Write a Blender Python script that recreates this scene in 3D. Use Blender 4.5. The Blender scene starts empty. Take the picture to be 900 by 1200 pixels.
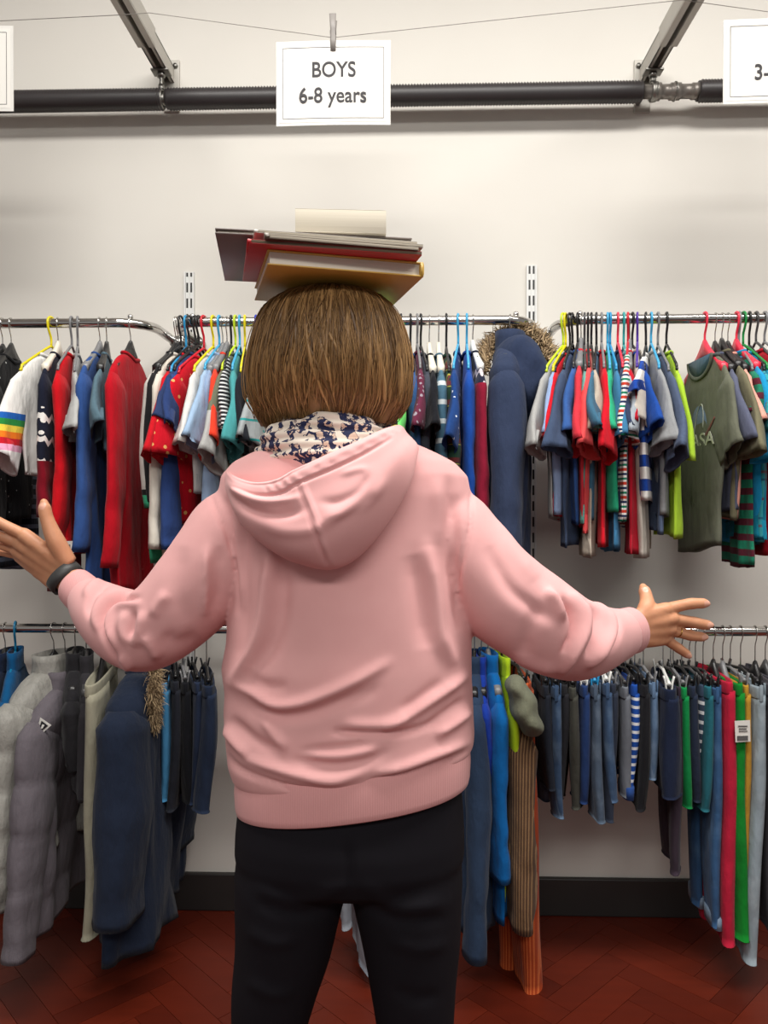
import bpy, bmesh, math, random
import numpy as np
from mathutils import Vector, Matrix, Euler

random.seed(7)
rng = np.random.default_rng(7)
S = bpy.context.scene
COL = S.collection
PI = math.pi

# ------------------------------------------------------------------ camera
F = 900.0
CAM = np.array([0.0, -2.455, 1.3])
YAW = math.radians(1.65)
PITCH = math.atan(7 / 900.0)
ROT = Euler((PI / 2 - PITCH, 0, YAW), 'XYZ').to_matrix()
RN = np.array(ROT)


def P(x, y, D):
    """world point seen at frame position (x, y), D metres in front of the camera along the wall normal"""
    d = RN @ np.array([(x - 450) / F, (600 - y) / F, -1.0])
    return CAM + d * (D / d[1])


def proj(pts):
    c = (np.atleast_2d(pts) - CAM) @ RN
    return np.stack([450 + F * c[:, 0] / -c[:, 2], 600 - F * c[:, 1] / -c[:, 2]], 1)


cd = bpy.data.cameras.new('camera')
cam = bpy.data.objects.new('camera', cd)
COL.objects.link(cam)
cam.location = CAM
cam.rotation_euler = (PI / 2 - PITCH, 0, YAW)
cd.sensor_fit = 'VERTICAL'
cd.sensor_height = 36
cd.lens = 27
cd.clip_start = 0.02
S.camera = cam


# ------------------------------------------------------------------ materials
def lin(c):
    c = c / 255.0
    return c / 12.92 if c <= 0.04045 else ((c + 0.055) / 1.055) ** 2.4


def col(rgb, k=1.0):
    return tuple(min(1, lin(v) * k) for v in rgb) + (1,)


MC = {}


class NT:
    def __init__(s, name):
        s.m = bpy.data.materials.new(name)
        s.m.use_nodes = True
        s.t = s.m.node_tree
        s.b = s.t.nodes['Principled BSDF']

    def n(s, typ, **kw):
        nd = s.t.nodes.new(typ)
        for k, v in kw.items():
            setattr(nd, k, v)
        return nd

    def put(s, sock, v):
        if isinstance(v, bpy.types.NodeSocket):
            s.t.links.new(v, sock)
        else:
            sock.default_value = v

    def math(s, op, a, b=0.0, c=0.0):
        nd = s.n('ShaderNodeMath', operation=op)
        s.put(nd.inputs[0], a)
        s.put(nd.inputs[1], b)
        s.put(nd.inputs[2], c)
        return nd.outputs[0]

    def mix(s, f, a, b, blend='MIX'):
        nd = s.n('ShaderNodeMix', data_type='RGBA', blend_type=blend)
        s.put(nd.inputs[0], f)
        s.put(nd.inputs[6], a)
        s.put(nd.inputs[7], b)
        return nd.outputs[2]

    def xyz(s, kind='Object'):
        tc = s.n('ShaderNodeTexCoord')
        sp = s.n('ShaderNodeSeparateXYZ')
        s.t.links.new(tc.outputs[kind], sp.inputs[0])
        return tc.outputs[kind], sp.outputs[0], sp.outputs[1], sp.outputs[2]

    def noise(s, vec, scale, detail=3):
        nd = s.n('ShaderNodeTexNoise')
        s.t.links.new(vec, nd.inputs['Vector'])
        nd.inputs['Scale'].default_value = scale
        nd.inputs['Detail'].default_value = detail
        return nd.outputs['Fac']

    def bump(s, h, strength, dist=0.002):
        nd = s.n('ShaderNodeBump')
        nd.inputs['Strength'].default_value = strength
        nd.inputs['Distance'].default_value = dist
        s.t.links.new(h, nd.inputs['Height'])
        s.t.links.new(nd.outputs[0], s.b.inputs['Normal'])


def solid(name, rgb, rough=0.5, metal=0.0, k=1.0, spec=None, noise=0.0):
    key = ('solid', name)
    if key in MC:
        return MC[key]
    t = NT(name)
    base = col(rgb, k)
    t.b.inputs['Base Color'].default_value = base
    if noise:
        v, x, y, z = t.xyz()
        f = t.noise(v, 12, 4)
        c = t.mix(f, tuple(b * (1 - noise) for b in base[:3]) + (1,), tuple(min(1, b * (1 + noise)) for b in base[:3]) + (1,))
        t.put(t.b.inputs['Base Color'], c)
    t.b.inputs['Roughness'].default_value = rough
    t.b.inputs['Metallic'].default_value = metal
    if spec is not None:
        t.b.inputs['Specular IOR Level'].default_value = spec
    MC[key] = t.m
    return t.m


def stripe_fac(t, c, period, duty, off=0.0):
    m = t.math('PINGPONG', t.math('ADD', c, off + 10.0), period / 2)
    return t.math('LESS_THAN', m, duty * period / 2)


def fabric(rgb, pat=None, rough=0.92, k=1.0, mott=0.10, gloss=False):
    key = ('fab', tuple(rgb), repr(pat), rough, k, mott, gloss)
    if key in MC:
        return MC[key]
    t = NT('cloth')
    v, x, y, z = t.xyz()
    c = col(rgb, k)
    if pat:
        kind = pat[0]
        if kind == 'stripes':      # colour, period, duty
            for cc, per, duty, off in pat[1]:
                c = t.mix(stripe_fac(t, z, per, duty, off), c, col(cc, k))
        elif kind == 'pin':        # vertical stripes
            for cc, per, duty, off in pat[1]:
                c = t.mix(stripe_fac(t, x, per, duty, off), c, col(cc, k))
        elif kind == 'piny':       # ribs that run down every face
            q = t.math('ADD', y, t.math('MULTIPLY', x, 0.55))
            for cc, per, duty, off in pat[1]:
                c = t.mix(stripe_fac(t, q, per, duty, off), c, col(cc, k))
        elif kind == 'blocks':     # list of (z_top, colour): below z_top the colour changes
            for zt, cc in pat[1]:
                c = t.mix(t.math('LESS_THAN', z, zt), c, col(cc, k))
        elif kind == 'dots':
            nd = t.n('ShaderNodeTexVoronoi')
            t.t.links.new(v, nd.inputs['Vector'])
            nd.inputs['Scale'].default_value = pat[2]
            nd.inputs['Randomness'].default_value = pat[4]
            c = t.mix(t.math('LESS_THAN', nd.outputs['Distance'], pat[3]), c, col(pat[1], k))
        elif kind == 'plaid':
            for cc, per, duty, off in pat[1]:
                c = t.mix(t.math('MULTIPLY', stripe_fac(t, z, per, duty, off), 0.75), c, col(cc, k))
                c = t.mix(t.math('MULTIPLY', stripe_fac(t, x, per, duty, off), 0.75), c, col(cc, k))
        elif kind == 'squares':
            f = t.math('MULTIPLY', stripe_fac(t, z, pat[2], 0.36), stripe_fac(t, x, pat[2], 0.62))
            c = t.mix(f, c, col(pat[1], k))
        elif kind == 'nordic':     # light flakes, zigzags; dark red below
            zz = t.math('PINGPONG', t.math('ADD', x, 10.0), 0.016)
            zig = t.math('LESS_THAN', t.math('PINGPONG', t.math('ADD', t.math('ADD', z, zz), 10.0), 0.03), 0.007)
            nd = t.n('ShaderNodeTexVoronoi')
            t.t.links.new(v, nd.inputs['Vector'])
            nd.inputs['Scale'].default_value = 30
            nd.inputs['Randomness'].default_value = 0.25
            fl = t.math('LESS_THAN', nd.outputs['Distance'], 0.24)
            f = t.math('MULTIPLY', t.math('MAXIMUM', zig, fl), t.math('LESS_THAN', z, pat[3]))
            c = t.mix(t.math('LESS_THAN', z, pat[4]), c, col(pat[2], k))
            f = t.math('MULTIPLY', f, t.math('GREATER_THAN', z, pat[4]))
            c = t.mix(f, c, col(pat[1], k))
        elif kind == 'print':      # blotchy two colour print
            nd = t.n('ShaderNodeTexVoronoi')
            nd.feature = 'F1'
            t.t.links.new(v, nd.inputs['Vector'])
            nd.inputs['Scale'].default_value = pat[2]
            n2 = t.noise(v, pat[2] * 1.3, 3)
            f = t.math('LESS_THAN', t.math('ADD', t.math('MULTIPLY', nd.outputs['Distance'], 0.8), t.math('MULTIPLY', n2, 0.55)), pat[3])
            c = t.mix(f, c, col(pat[1], k))
        elif kind == 'denim':
            f = t.noise(v, 9, 5)
            ff = t.math('MULTIPLY', t.math('SUBTRACT', f, 0.5), 4.0)
            ff = t.math('MINIMUM', t.math('MAXIMUM', ff, 0.0), 1.0)
            c = t.mix(ff, c, col(pat[1], k))
            yy = stripe_fac(t, x, 0.066, 0.04)
            c = t.mix(t.math('MULTIPLY', yy, 0.5), c, col(pat[1], k))
    f = t.noise(v, 28, 4)
    g = t.math('ADD', t.math('MULTIPLY', f, 2 * mott), 1 - mott)
    cg = t.n('ShaderNodeCombineColor')
    for i in range(3):
        t.t.links.new(g, cg.inputs[i])
    c = t.mix(1.0, c, cg.outputs[0], 'MULTIPLY')
    t.put(t.b.inputs['Base Color'], c)
    t.b.inputs['Roughness'].default_value = 0.55 if gloss else rough
    t.b.inputs['Specular IOR Level'].default_value = 0.35 if gloss else 0.12
    t.b.inputs['Sheen Weight'].default_value = 0.0 if gloss else 0.06
    t.b.inputs['Sheen Roughness'].default_value = 0.5
    mp = t.n('ShaderNodeMapping')
    mp.inputs['Scale'].default_value = (24, 24, 9)
    t.t.links.new(v, mp.inputs['Vector'])
    wr = t.noise(mp.outputs[0], 1.0, 4)
    h = t.math('ADD', t.math('MULTIPLY', wr, 1.0), t.math('MULTIPLY', t.noise(v, 420, 2), 0.05))
    t.bump(h, 0.55, 0.02 if not gloss else 0.03)
    MC[key] = t.m
    return t.m


# ------------------------------------------------------------------ mesh helpers
class MB:
    def __init__(s):
        s.v = []
        s.f = []

    def add(s, V, Fc):
        o = len(s.v)
        s.v += [tuple(map(float, p)) for p in V]
        s.f += [tuple(i + o for i in f) for f in Fc]
        return s

    def mesh(s, name, fix=True, smooth=True):
        me = bpy.data.meshes.new(name)
        me.from_pydata(s.v, [], s.f)
        if fix:
            bm = bmesh.new()
            bm.from_mesh(me)
            bmesh.ops.recalc_face_normals(bm, faces=bm.faces)
            bm.to_mesh(me)
            bm.free()
        if smooth:
            me.polygons.foreach_set('use_smooth', [True] * len(me.polygons))
        me.update()
        return me

    def build(s, name, mat, parent=None, smooth=True, fix=True):
        return link(name, s.mesh(name, fix, smooth), mat, parent)


def link(name, me, mat, parent=None):
    o = bpy.data.objects.new(name, me)
    COL.objects.link(o)
    if mat is not None:
        me.materials.clear()
        me.materials.append(mat)
    if parent is not None:
        o.parent = parent
    return o


def tag(o, label=None, cat=None, group=None, kind=None):
    if label:
        o['label'] = label
    if cat:
        o['category'] = cat
    if group:
        o['group'] = group
    if kind:
        o['kind'] = kind
    return o


def empty(name, loc, rz=0.0):
    o = bpy.data.objects.new(name, None)
    COL.objects.link(o)
    o.location = loc
    o.rotation_euler = (0, 0, rz)
    o.empty_display_size = 0.05
    return o


def loft(rings, cap0=True, cap1=True, closed=True):
    n = len(rings[0])
    V = [p for r in rings for p in r]
    Fc = []
    for i in range(len(rings) - 1):
        for j in range(n if closed else n - 1):
            a = i * n + j
            b = i * n + (j + 1) % n
            Fc.append((a, b, b + n, a + n))
    if cap0:
        V.append(tuple(np.mean(np.array(rings[0]), 0)))
        c = len(V) - 1
        for j in range(n):
            Fc.append((c, (j + 1) % n, j))
    if cap1:
        V.append(tuple(np.mean(np.array(rings[-1]), 0)))
        c = len(V) - 1
        o = (len(rings) - 1) * n
        for j in range(n):
            Fc.append((c, o + j, o + (j + 1) % n))
    return V, Fc


def cr(pts, m):
    """Catmull-Rom resample of control rows to m samples"""
    p = np.array(pts, float)
    n = len(p)
    out = []
    for t in np.linspace(0, n - 1, m):
        i = min(int(t), n - 2)
        u = t - i
        p0 = p[max(i - 1, 0)]
        p1 = p[i]
        p2 = p[i + 1]
        p3 = p[min(i + 2, n - 1)]
        out.append(0.5 * ((2 * p1) + (-p0 + p2) * u + (2 * p0 - 5 * p1 + 4 * p2 - p3) * u * u + (-p0 + 3 * p1 - 3 * p2 + p3) * u ** 3))
    return np.array(out)


def tube(path, rad, n=10, ref=(0, 1, 0), caps=True, closed=False, rb=None, power=2.0):
    """rad along the axis perpendicular to ref, rb along ref"""
    path = np.array(path, float)
    m = len(path)
    rad = np.broadcast_to(np.array(rad, float), (m,))
    rb = rad if rb is None else np.broadcast_to(np.array(rb, float), (m,))
    ref = np.array(ref, float)
    rings = []
    for i in range(m):
        if closed:
            tg = path[(i + 1) % m] - path[i - 1]
        else:
            tg = path[min(i + 1, m - 1)] - path[max(i - 1, 0)]
        tg = tg / (np.linalg.norm(tg) + 1e-9)
        a = np.cross(tg, ref)
        if np.linalg.norm(a) < 1e-3:
            a = np.cross(tg, ref + np.array([0.3, 0.1, 0.2]))
        a /= np.linalg.norm(a)
        b = np.cross(a, tg)
        th = np.linspace(0, 2 * PI, n, endpoint=False)
        c, s = np.cos(th), np.sin(th)
        if power != 2.0:
            c = np.sign(c) * np.abs(c) ** (2 / power)
            s = np.sign(s) * np.abs(s) ** (2 / power)
        rings.append(path[i] + np.outer(c * rad[i], a) + np.outer(s * rb[i], b))
    if closed:
        rings.append(rings[0])
        return loft(rings, False, False)
    return loft(rings, caps, caps)


def box(c, s, bev=0.0):
    c = np.array(c, float)
    h = np.array(s, float) / 2
    if bev <= 0:
        V = [c + h * np.array([sx, sy, sz]) for sz in (-1, 1) for sx, sy in ((-1, -1), (1, -1), (1, 1), (-1, 1))]
        return V, [(3, 2, 1, 0), (4, 5, 6, 7), (0, 1, 5, 4), (1, 2, 6, 5), (2, 3, 7, 6), (3, 0, 4, 7)]
    bm = bmesh.new()
    bmesh.ops.create_cube(bm, size=1.0)
    for v in bm.verts:
        v.co = Vector((v.co.x * s[0], v.co.y * s[1], v.co.z * s[2]))
    bmesh.ops.bevel(bm, geom=list(bm.edges), offset=bev, segments=2, affect='EDGES', profile=0.5)
    bm.verts.index_update()
    V = [np.array(v.co) + c for v in bm.verts]
    Fc = [tuple(v.index for v in f.verts) for f in bm.faces]
    bm.free()
    return V, Fc


def ball(c, r, nu=14, nv=10):
    c = np.array(c, float)
    r = np.broadcast_to(np.array(r, float), (3,))
    rings = []
    for i in range(1, nv):
        a = PI * i / nv
        th = np.linspace(0, 2 * PI, nu, endpoint=False)
        rings.append(np.stack([c[0] + r[0] * math.sin(a) * np.cos(th), c[1] + r[1] * math.sin(a) * np.sin(th), np.full(nu, c[2] + r[2] * math.cos(a))], 1))
    return loft(rings)


def cyl(p0, p1, r, n=12):
    return tube([p0, p1], r, n, ref=(0.31, 0.77, 0.55))


def ellring(cx, cy, cz, a, b, n, p=2.3, b2=None):
    th = np.linspace(0, 2 * PI, n, endpoint=False)
    c, s = np.cos(th), np.sin(th)
    X = np.sign(c) * np.abs(c) ** (2 / p) * a
    Y = np.sign(s) * np.abs(s) ** (2 / p)
    Y = np.where(Y > 0, Y * (b2 if b2 is not None else b), Y * b)
    return np.stack([cx + X, cy + Y, np.full(n, cz)], 1)


def bake(obj, mods):
    for typ, kw in mods:
        md = obj.modifiers.new(typ, typ)
        for k, v in kw.items():
            setattr(md, k, v)
    dg = bpy.context.evaluated_depsgraph_get()
    me = bpy.data.meshes.new_from_object(obj.evaluated_get(dg))
    me.name = obj.name
    old = obj.data
    obj.modifiers.clear()
    obj.data = me
    bpy.data.meshes.remove(old)
    me.polygons.foreach_set('use_smooth', [True] * len(me.polygons))
    return obj


def get_co(me):
    a = np.empty(len(me.vertices) * 3)
    me.vertices.foreach_get('co', a)
    return a.reshape(-1, 3)


def get_no(me):
    a = np.empty(len(me.vertices) * 3)
    me.vertices.foreach_get('normal', a)
    return a.reshape(-1, 3)


def set_co(me, a):
    me.vertices.foreach_set('co', a.ravel())
    me.update()


def vnoise(p, scale, seed=0):
    """cheap smooth 3d noise: sum of sines"""
    r = np.random.default_rng(seed)
    out = np.zeros(len(p))
    for k in range(7):
        w = r.normal(size=3)
        w = w / np.linalg.norm(w) * scale * r.uniform(0.6, 1.6)
        out += np.sin(p @ w + r.uniform(0, 6.28))
    return out / 4.0


def polydist(q, pts):
    """distance from q (n,2) to a polyline, with the arc position 0..1"""
    best = np.full(len(q), 1e9)
    pos = np.zeros(len(q))
    pts = np.array(pts, float)
    seg = np.linalg.norm(np.diff(pts, axis=0), axis=1)
    tot = seg.sum()
    acc = 0
    for i in range(len(pts) - 1):
        a, b = pts[i], pts[i + 1]
        ab = b - a
        t = np.clip(((q - a) @ ab) / (ab @ ab), 0, 1)
        d = np.linalg.norm(q - (a + t[:, None] * ab), axis=1)
        m = d < best
        best[m] = d[m]
        pos[m] = (acc + t[m] * seg[i]) / tot
        acc += seg[i]
    return best, pos


def sculpt(me, folds, keep=None):
    """raise ridges (+) and sink creases (-) along curves on the side of a garment the curves lie on"""
    co = get_co(me)
    no = get_no(me)
    view = CAM - co
    view /= np.linalg.norm(view, axis=1)[:, None]
    w = np.clip((np.sum(no * view, 1) + 0.05) / 0.35, 0, 1)
    q = proj(co)
    disp = np.zeros(len(co))
    for pts, s, amp in folds:
        pts = cr(pts, max(6, 4 * len(pts))) if len(pts) > 2 else np.array(pts, float)
        d, t = polydist(q, pts)
        fade = np.clip(np.minimum(t, 1 - t) / 0.22, 0.0, 1) ** 0.7
        disp += amp * np.exp(-(d / s) ** 2) * (0.15 + 0.85 * fade)
    co = co + no * (disp * w)[:, None]
    set_co(me, co)

# ------------------------------------------------------------------ the room
t = NT('wall_paint')
v, x, y, z = t.xyz()
f = t.noise(v, 2.2, 4)
t.put(t.b.inputs['Base Color'], t.mix(f, col((212, 208, 200)), col((221, 217, 210))))
t.b.inputs['Roughness'].default_value = 0.75
t.bump(t.noise(v, 160, 3), 0.06, 0.002)
M_WALL = t.m
M_CEIL = solid('ceiling_paint', (232, 230, 225), 0.9)
M_BASE = solid('baseboard_paint', (40, 37, 36), 0.45, noise=0.15)

tag(MB().add(*box((0, 0.3, 1.75), (7, 0.6, 3.5))).build('wall_back', M_WALL, smooth=False), kind='structure')
tag(MB().add(*box((0, -2.75, 3.55), (7, 5.7, 0.1))).build('ceiling', M_CEIL, smooth=False), kind='structure')
b = MB()
b.add(*box((0, -0.009, 0.06), (7, 0.018, 0.12), 0.004))
tag(b.build('baseboard_back', M_BASE, smooth=False), kind='structure')

# herringbone parquet, each block its own island
t = NT('parquet')
v, x, y, z = t.xyz()
geo = t.n('ShaderNodeNewGeometry')
ri = geo.outputs['Random Per Island']
gr = t.n('ShaderNodeMapping')
t.t.links.new(v, gr.inputs['Vector'])
gr.inputs['Rotation'].default_value = (0, 0, 0.78)
gr.inputs['Scale'].default_value = (6, 40, 6)
f = t.noise(gr.outputs[0], 1.0, 5)
c = t.mix(ri, col((84, 26, 13)), col((108, 36, 18)))
c = t.mix(t.math('MULTIPLY', f, 0.5), c, col((52, 15, 9)))
t.put(t.b.inputs['Base Color'], c)
t.b.inputs['Roughness'].default_value = 0.38
t.b.inputs['Specular IOR Level'].default_value = 0.35
M_PARQ = t.m
M_GAP = solid('parquet_gap', (28, 9, 6), 0.8)
fl = MB()
fl.add(*box((0, -2.6, -0.054), (7, 6.0, 0.1)))
ngap = len(fl.f)
LW, LL = 0.075, 0.30
ca, sa = math.cos(PI / 4), math.sin(PI / 4)
for i in range(-60, 60):
    for j in range(-12, 13):
        for o in (0, 1):
            # staircase herringbone lattice
            bx = i * LW + j * 2 * LL * 0.5 * 0 + 0
            if o == 0:
                x0, y0, w, h = i * LW, i * LW + j * 2 * LL, LL, LW
            else:
                x0, y0, w, h = i * LW, i * LW + LW + j * 2 * LL, LW, LL
            cx, cy = x0 + w / 2, y0 + h / 2
            X = (cx - cy) * ca
            Y = (cx + cy) * sa - 2.6
            if abs(X) > 3.2 or Y > 0.3 or Y < -3.0:
                continue
            g = 0.0007
            q = []
            for sx, sy in ((x0 + g, y0 + g), (x0 + w - g, y0 + g), (x0 + w - g, y0 + h - g), (x0 + g, y0 + h - g)):
                xx, yy = (sx - sy) * ca, (sx + sy) * sa - 2.6
                q.append((xx, yy, 0.0))
            fl.add([(p[0], p[1], -0.0035) for p in q] + q, [(4, 5, 6, 7), (0, 1, 5, 4), (1, 2, 6, 5), (2, 3, 7, 6), (3, 0, 4, 7)])
floor = fl.build('floor', M_GAP, smooth=False, fix=False)
floor.data.materials.append(M_PARQ)
floor.data.polygons.foreach_set('material_index', [0] * ngap + [1] * (len(fl.f) - ngap))
tag(floor, kind='structure')

# ------------------------------------------------------------------ metals, plastics
M_CHROME = solid('chrome', (205, 203, 200), 0.12, 1.0)
M_ZINC = solid('galvanised_steel', (140, 138, 133), 0.42, 1.0, noise=0.12)
M_STRUT = solid('strut_steel', (182, 178, 170), 0.5, 0.1, noise=0.15)
M_DARK = solid('dark_slot', (25, 24, 24), 0.7)
M_UPR = solid('upright_paint', (222, 222, 220), 0.35)
M_PIPE = solid('ribbed_pipe_black', (50, 46, 47), 0.42)
M_COUP = solid('grey_coupling', (128, 122, 116), 0.38, 0.5)
M_PAPER = solid('sign_paper', (218, 215, 209), 0.55)
M_LAM = solid('laminate', (216, 214, 209), 0.12)
M_INK = solid('sign_ink', (48, 46, 50), 0.7)
M_WIRE = solid('wire_grey', (150, 146, 140), 0.5, 0.6)

t = NT('slotted_metal')
v, x, y, z = t.xyz()
fx = t.math('MULTIPLY', t.math('GREATER_THAN', t.math('ABSOLUTE', x), 0.0035), t.math('LESS_THAN', t.math('ABSOLUTE', x), 0.0095))
fz = stripe_fac(t, z, 0.05, 0.62)
t.put(t.b.inputs['Base Color'], t.mix(t.math('MULTIPLY', fx, fz), col((222, 222, 220)), col((24, 23, 23))))
t.b.inputs['Roughness'].default_value = 0.4
M_SLOT = t.m

# ------------------------------------------------------------------ rails on slotted uprights
ZU = P(474, 376.0, 2.155)[2]
ZL = P(474, 738.0, 2.155)[2]
YR = -0.30
RR = 0.0135
UX = [P(222.5, 340, 2.455)[0], P(622.5, 340, 2.455)[0]]
SP = UX[1] - UX[0]
UXS = [UX[0] - SP, UX[0], UX[1], UX[1] + SP]
UPN = ['beyond the left frame edge', 'left of the stacked books', 'above the navy fur hood', 'beyond the right frame edge']
ztop = P(222, 318, 2.44)[2]
for k, ux in enumerate(UXS):
    r = empty('slotted_upright', (ux, 0, 0.35))
    zh = ztop - 0.35 + (0.012 if k == 2 else 0)
    b = MB()
    for sx in (-1, 1):
        b.add(*box((sx * 0.0135, -0.006, zh / 2), (0.005, 0.012, zh)))
    b.add(*box((0, -0.003, zh / 2), (0.027, 0.006, zh)))
    b.add(*box((0, -0.0085, zh / 2), (0.004, 0.005, zh)))
    b.build('channel', M_UPR, r, smooth=False)
    MB().add(*box((0, -0.0066, zh / 2), (0.0215, 0.0016, zh - .004))).build('slotted_face', M_SLOT, r, smooth=False)
    tag(r, ['slotted metal wall upright at the far left end of the rails', 'slotted metal wall upright rising above the left rail joint',
            'slotted metal wall upright rising above the fur hooded parka', 'slotted metal wall upright at the far right end of the rails'][k], 'upright')


def rail(x0, x1, z, lab, grp):
    r = empty('clothes_rail', ((x0 + x1) / 2, YR, z))
    cx = (x0 + x1) / 2
    R = 0.09
    h = (x1 - x0) / 2
    pts = [(-h, -YR - 0.01, 0)]
    for a in np.linspace(0, PI / 2, 12):
        pts.append((-h + R - R * math.cos(a), R - R * math.sin(a), 0))
    for a in np.linspace(PI / 2, 0, 12):
        pts.append((h - R + R * math.cos(a), R - R * math.sin(a), 0))
    pts.append((h, -YR - 0.01, 0))
    MB().add(*tube(pts, RR, 24, ref=(0, 0, 1))).build('tube', M_CHROME, r)
    for s in (-1, 1):
        b = MB()
        b.add(*tube([(s * h, -YR - 0.045, 0), (s * h, -YR - 0.004, 0)], 0.019, 20, ref=(0, 0, 1)))
        b.add(*box((s * (h + 0.014), -YR - 0.03, 0), (0.03, 0.05, 0.036), 0.004))
        b.build('bracket', M_CHROME, r)
        MB().add(*ball((s * (h - 0.055), R - 0.09 + 0.012, RR + 0.006), (0.008, 0.008, 0.008))).add(*cyl((s * (h - 0.055), 0.012, RR - 0.004), (s * (h - 0.055), 0.012, RR + 0.004), 0.005)).build('stop_screw', M_CHROME, r)
    tag(r, lab, 'rail', grp)
    return r


G = 0.034
rail(UXS[0] + G, UXS[1] - G, ZU, 'upper left chrome rail holding striped, rainbow and red tops', 'chrome clothes rails')
rail(UXS[1] + G, UXS[2] - G, ZU, 'upper middle chrome rail behind the woman in pink', 'chrome clothes rails')
rail(UXS[2] + G, UXS[3] - G, ZU, 'upper right chrome rail full of short sleeved tees', 'chrome clothes rails')
rail(UXS[0] + G, UXS[1] - G, ZL, 'lower left chrome rail holding puffer jackets and parka', 'chrome clothes rails')
rail(UXS[1] + G, UXS[2] - G, ZL, 'lower middle chrome rail behind the hoodie hem', 'chrome clothes rails')
rail(UXS[2] + G, UXS[3] - G, ZL, 'lower right chrome rail full of jeans and trousers', 'chrome clothes rails')

# ------------------------------------------------------------------ ribbed pipe along the wall
YP = -0.075
DP = 2.455 + YP
zp = P(450, 112.5, DP)[2]
PRR = 0.5 * 25 / 900 * DP


def ribbed(x0, x1, lab):
    n = int((x1 - x0) / 0.009) * 2
    xs = np.linspace(x0, x1, n)
    rad = np.where(np.arange(n) % 2 == 0, PRR, PRR - 0.0045)
    rad[0] = rad[-1] = PRR * 0.9
    path = np.stack([xs, np.full(n, YP), np.full(n, zp)], 1)
    o = MB().add(*tube(path - np.array([x0, YP, zp]), rad, 22, ref=(0, 0, 1))).build('ribbed_pipe', M_PIPE, fix=False)
    o.location = (x0, YP, zp)
    tag(o, lab, 'pipe')
    # the bare inner pipe runs on through the ribbed sleeve
    return o


XL = P(192.5, 115, DP)[0]
XR0 = P(752, 105, DP)[0]
XR1 = P(818, 105, DP)[0]
ribbed(-2.2, XL - 0.005, 'black ribbed pipe left of the left ceiling strut')
ribbed(XL + 0.008, XR0, 'black ribbed pipe behind the hanging boys sign')
ribbed(XR1, 2.2, 'black ribbed pipe right of the grey coupling')

r = empty('pipe_coupling', ((XR0 + XR1) / 2, YP, zp))
h = (XR1 - XR0) / 2
pr = [(-h, .020), (-h + .03, .020), (-h + .031, .026), (-h + .055, .026), (-h + .056, .021), (-h + .085, .021), (-h + .086, .025), (-h + .115, .025), (-h + .116, .021), (h - .02, .021), (h - .019, .024), (h, .024)]
MB().add(*tube([(a, 0, 0) for a, _ in pr], [q for _, q in pr], 22, ref=(0, 0, 1))).build('sleeve', M_COUP, r)
b = MB()
for xx in (-h + .043, -h + .1):
    b.add(*tube([(xx + .014 * math.cos(a) * 0, .0265 * math.cos(a), .0265 * math.sin(a)) for a in np.linspace(0, 2 * PI, 24, endpoint=False)], .0025, 8, ref=(1, 0, 0), closed=True))
b.build('clamp_ring', M_ZINC, r)
tag(r, 'bare grey coupling between two black ribbed pipes', 'pipe coupling')


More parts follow.
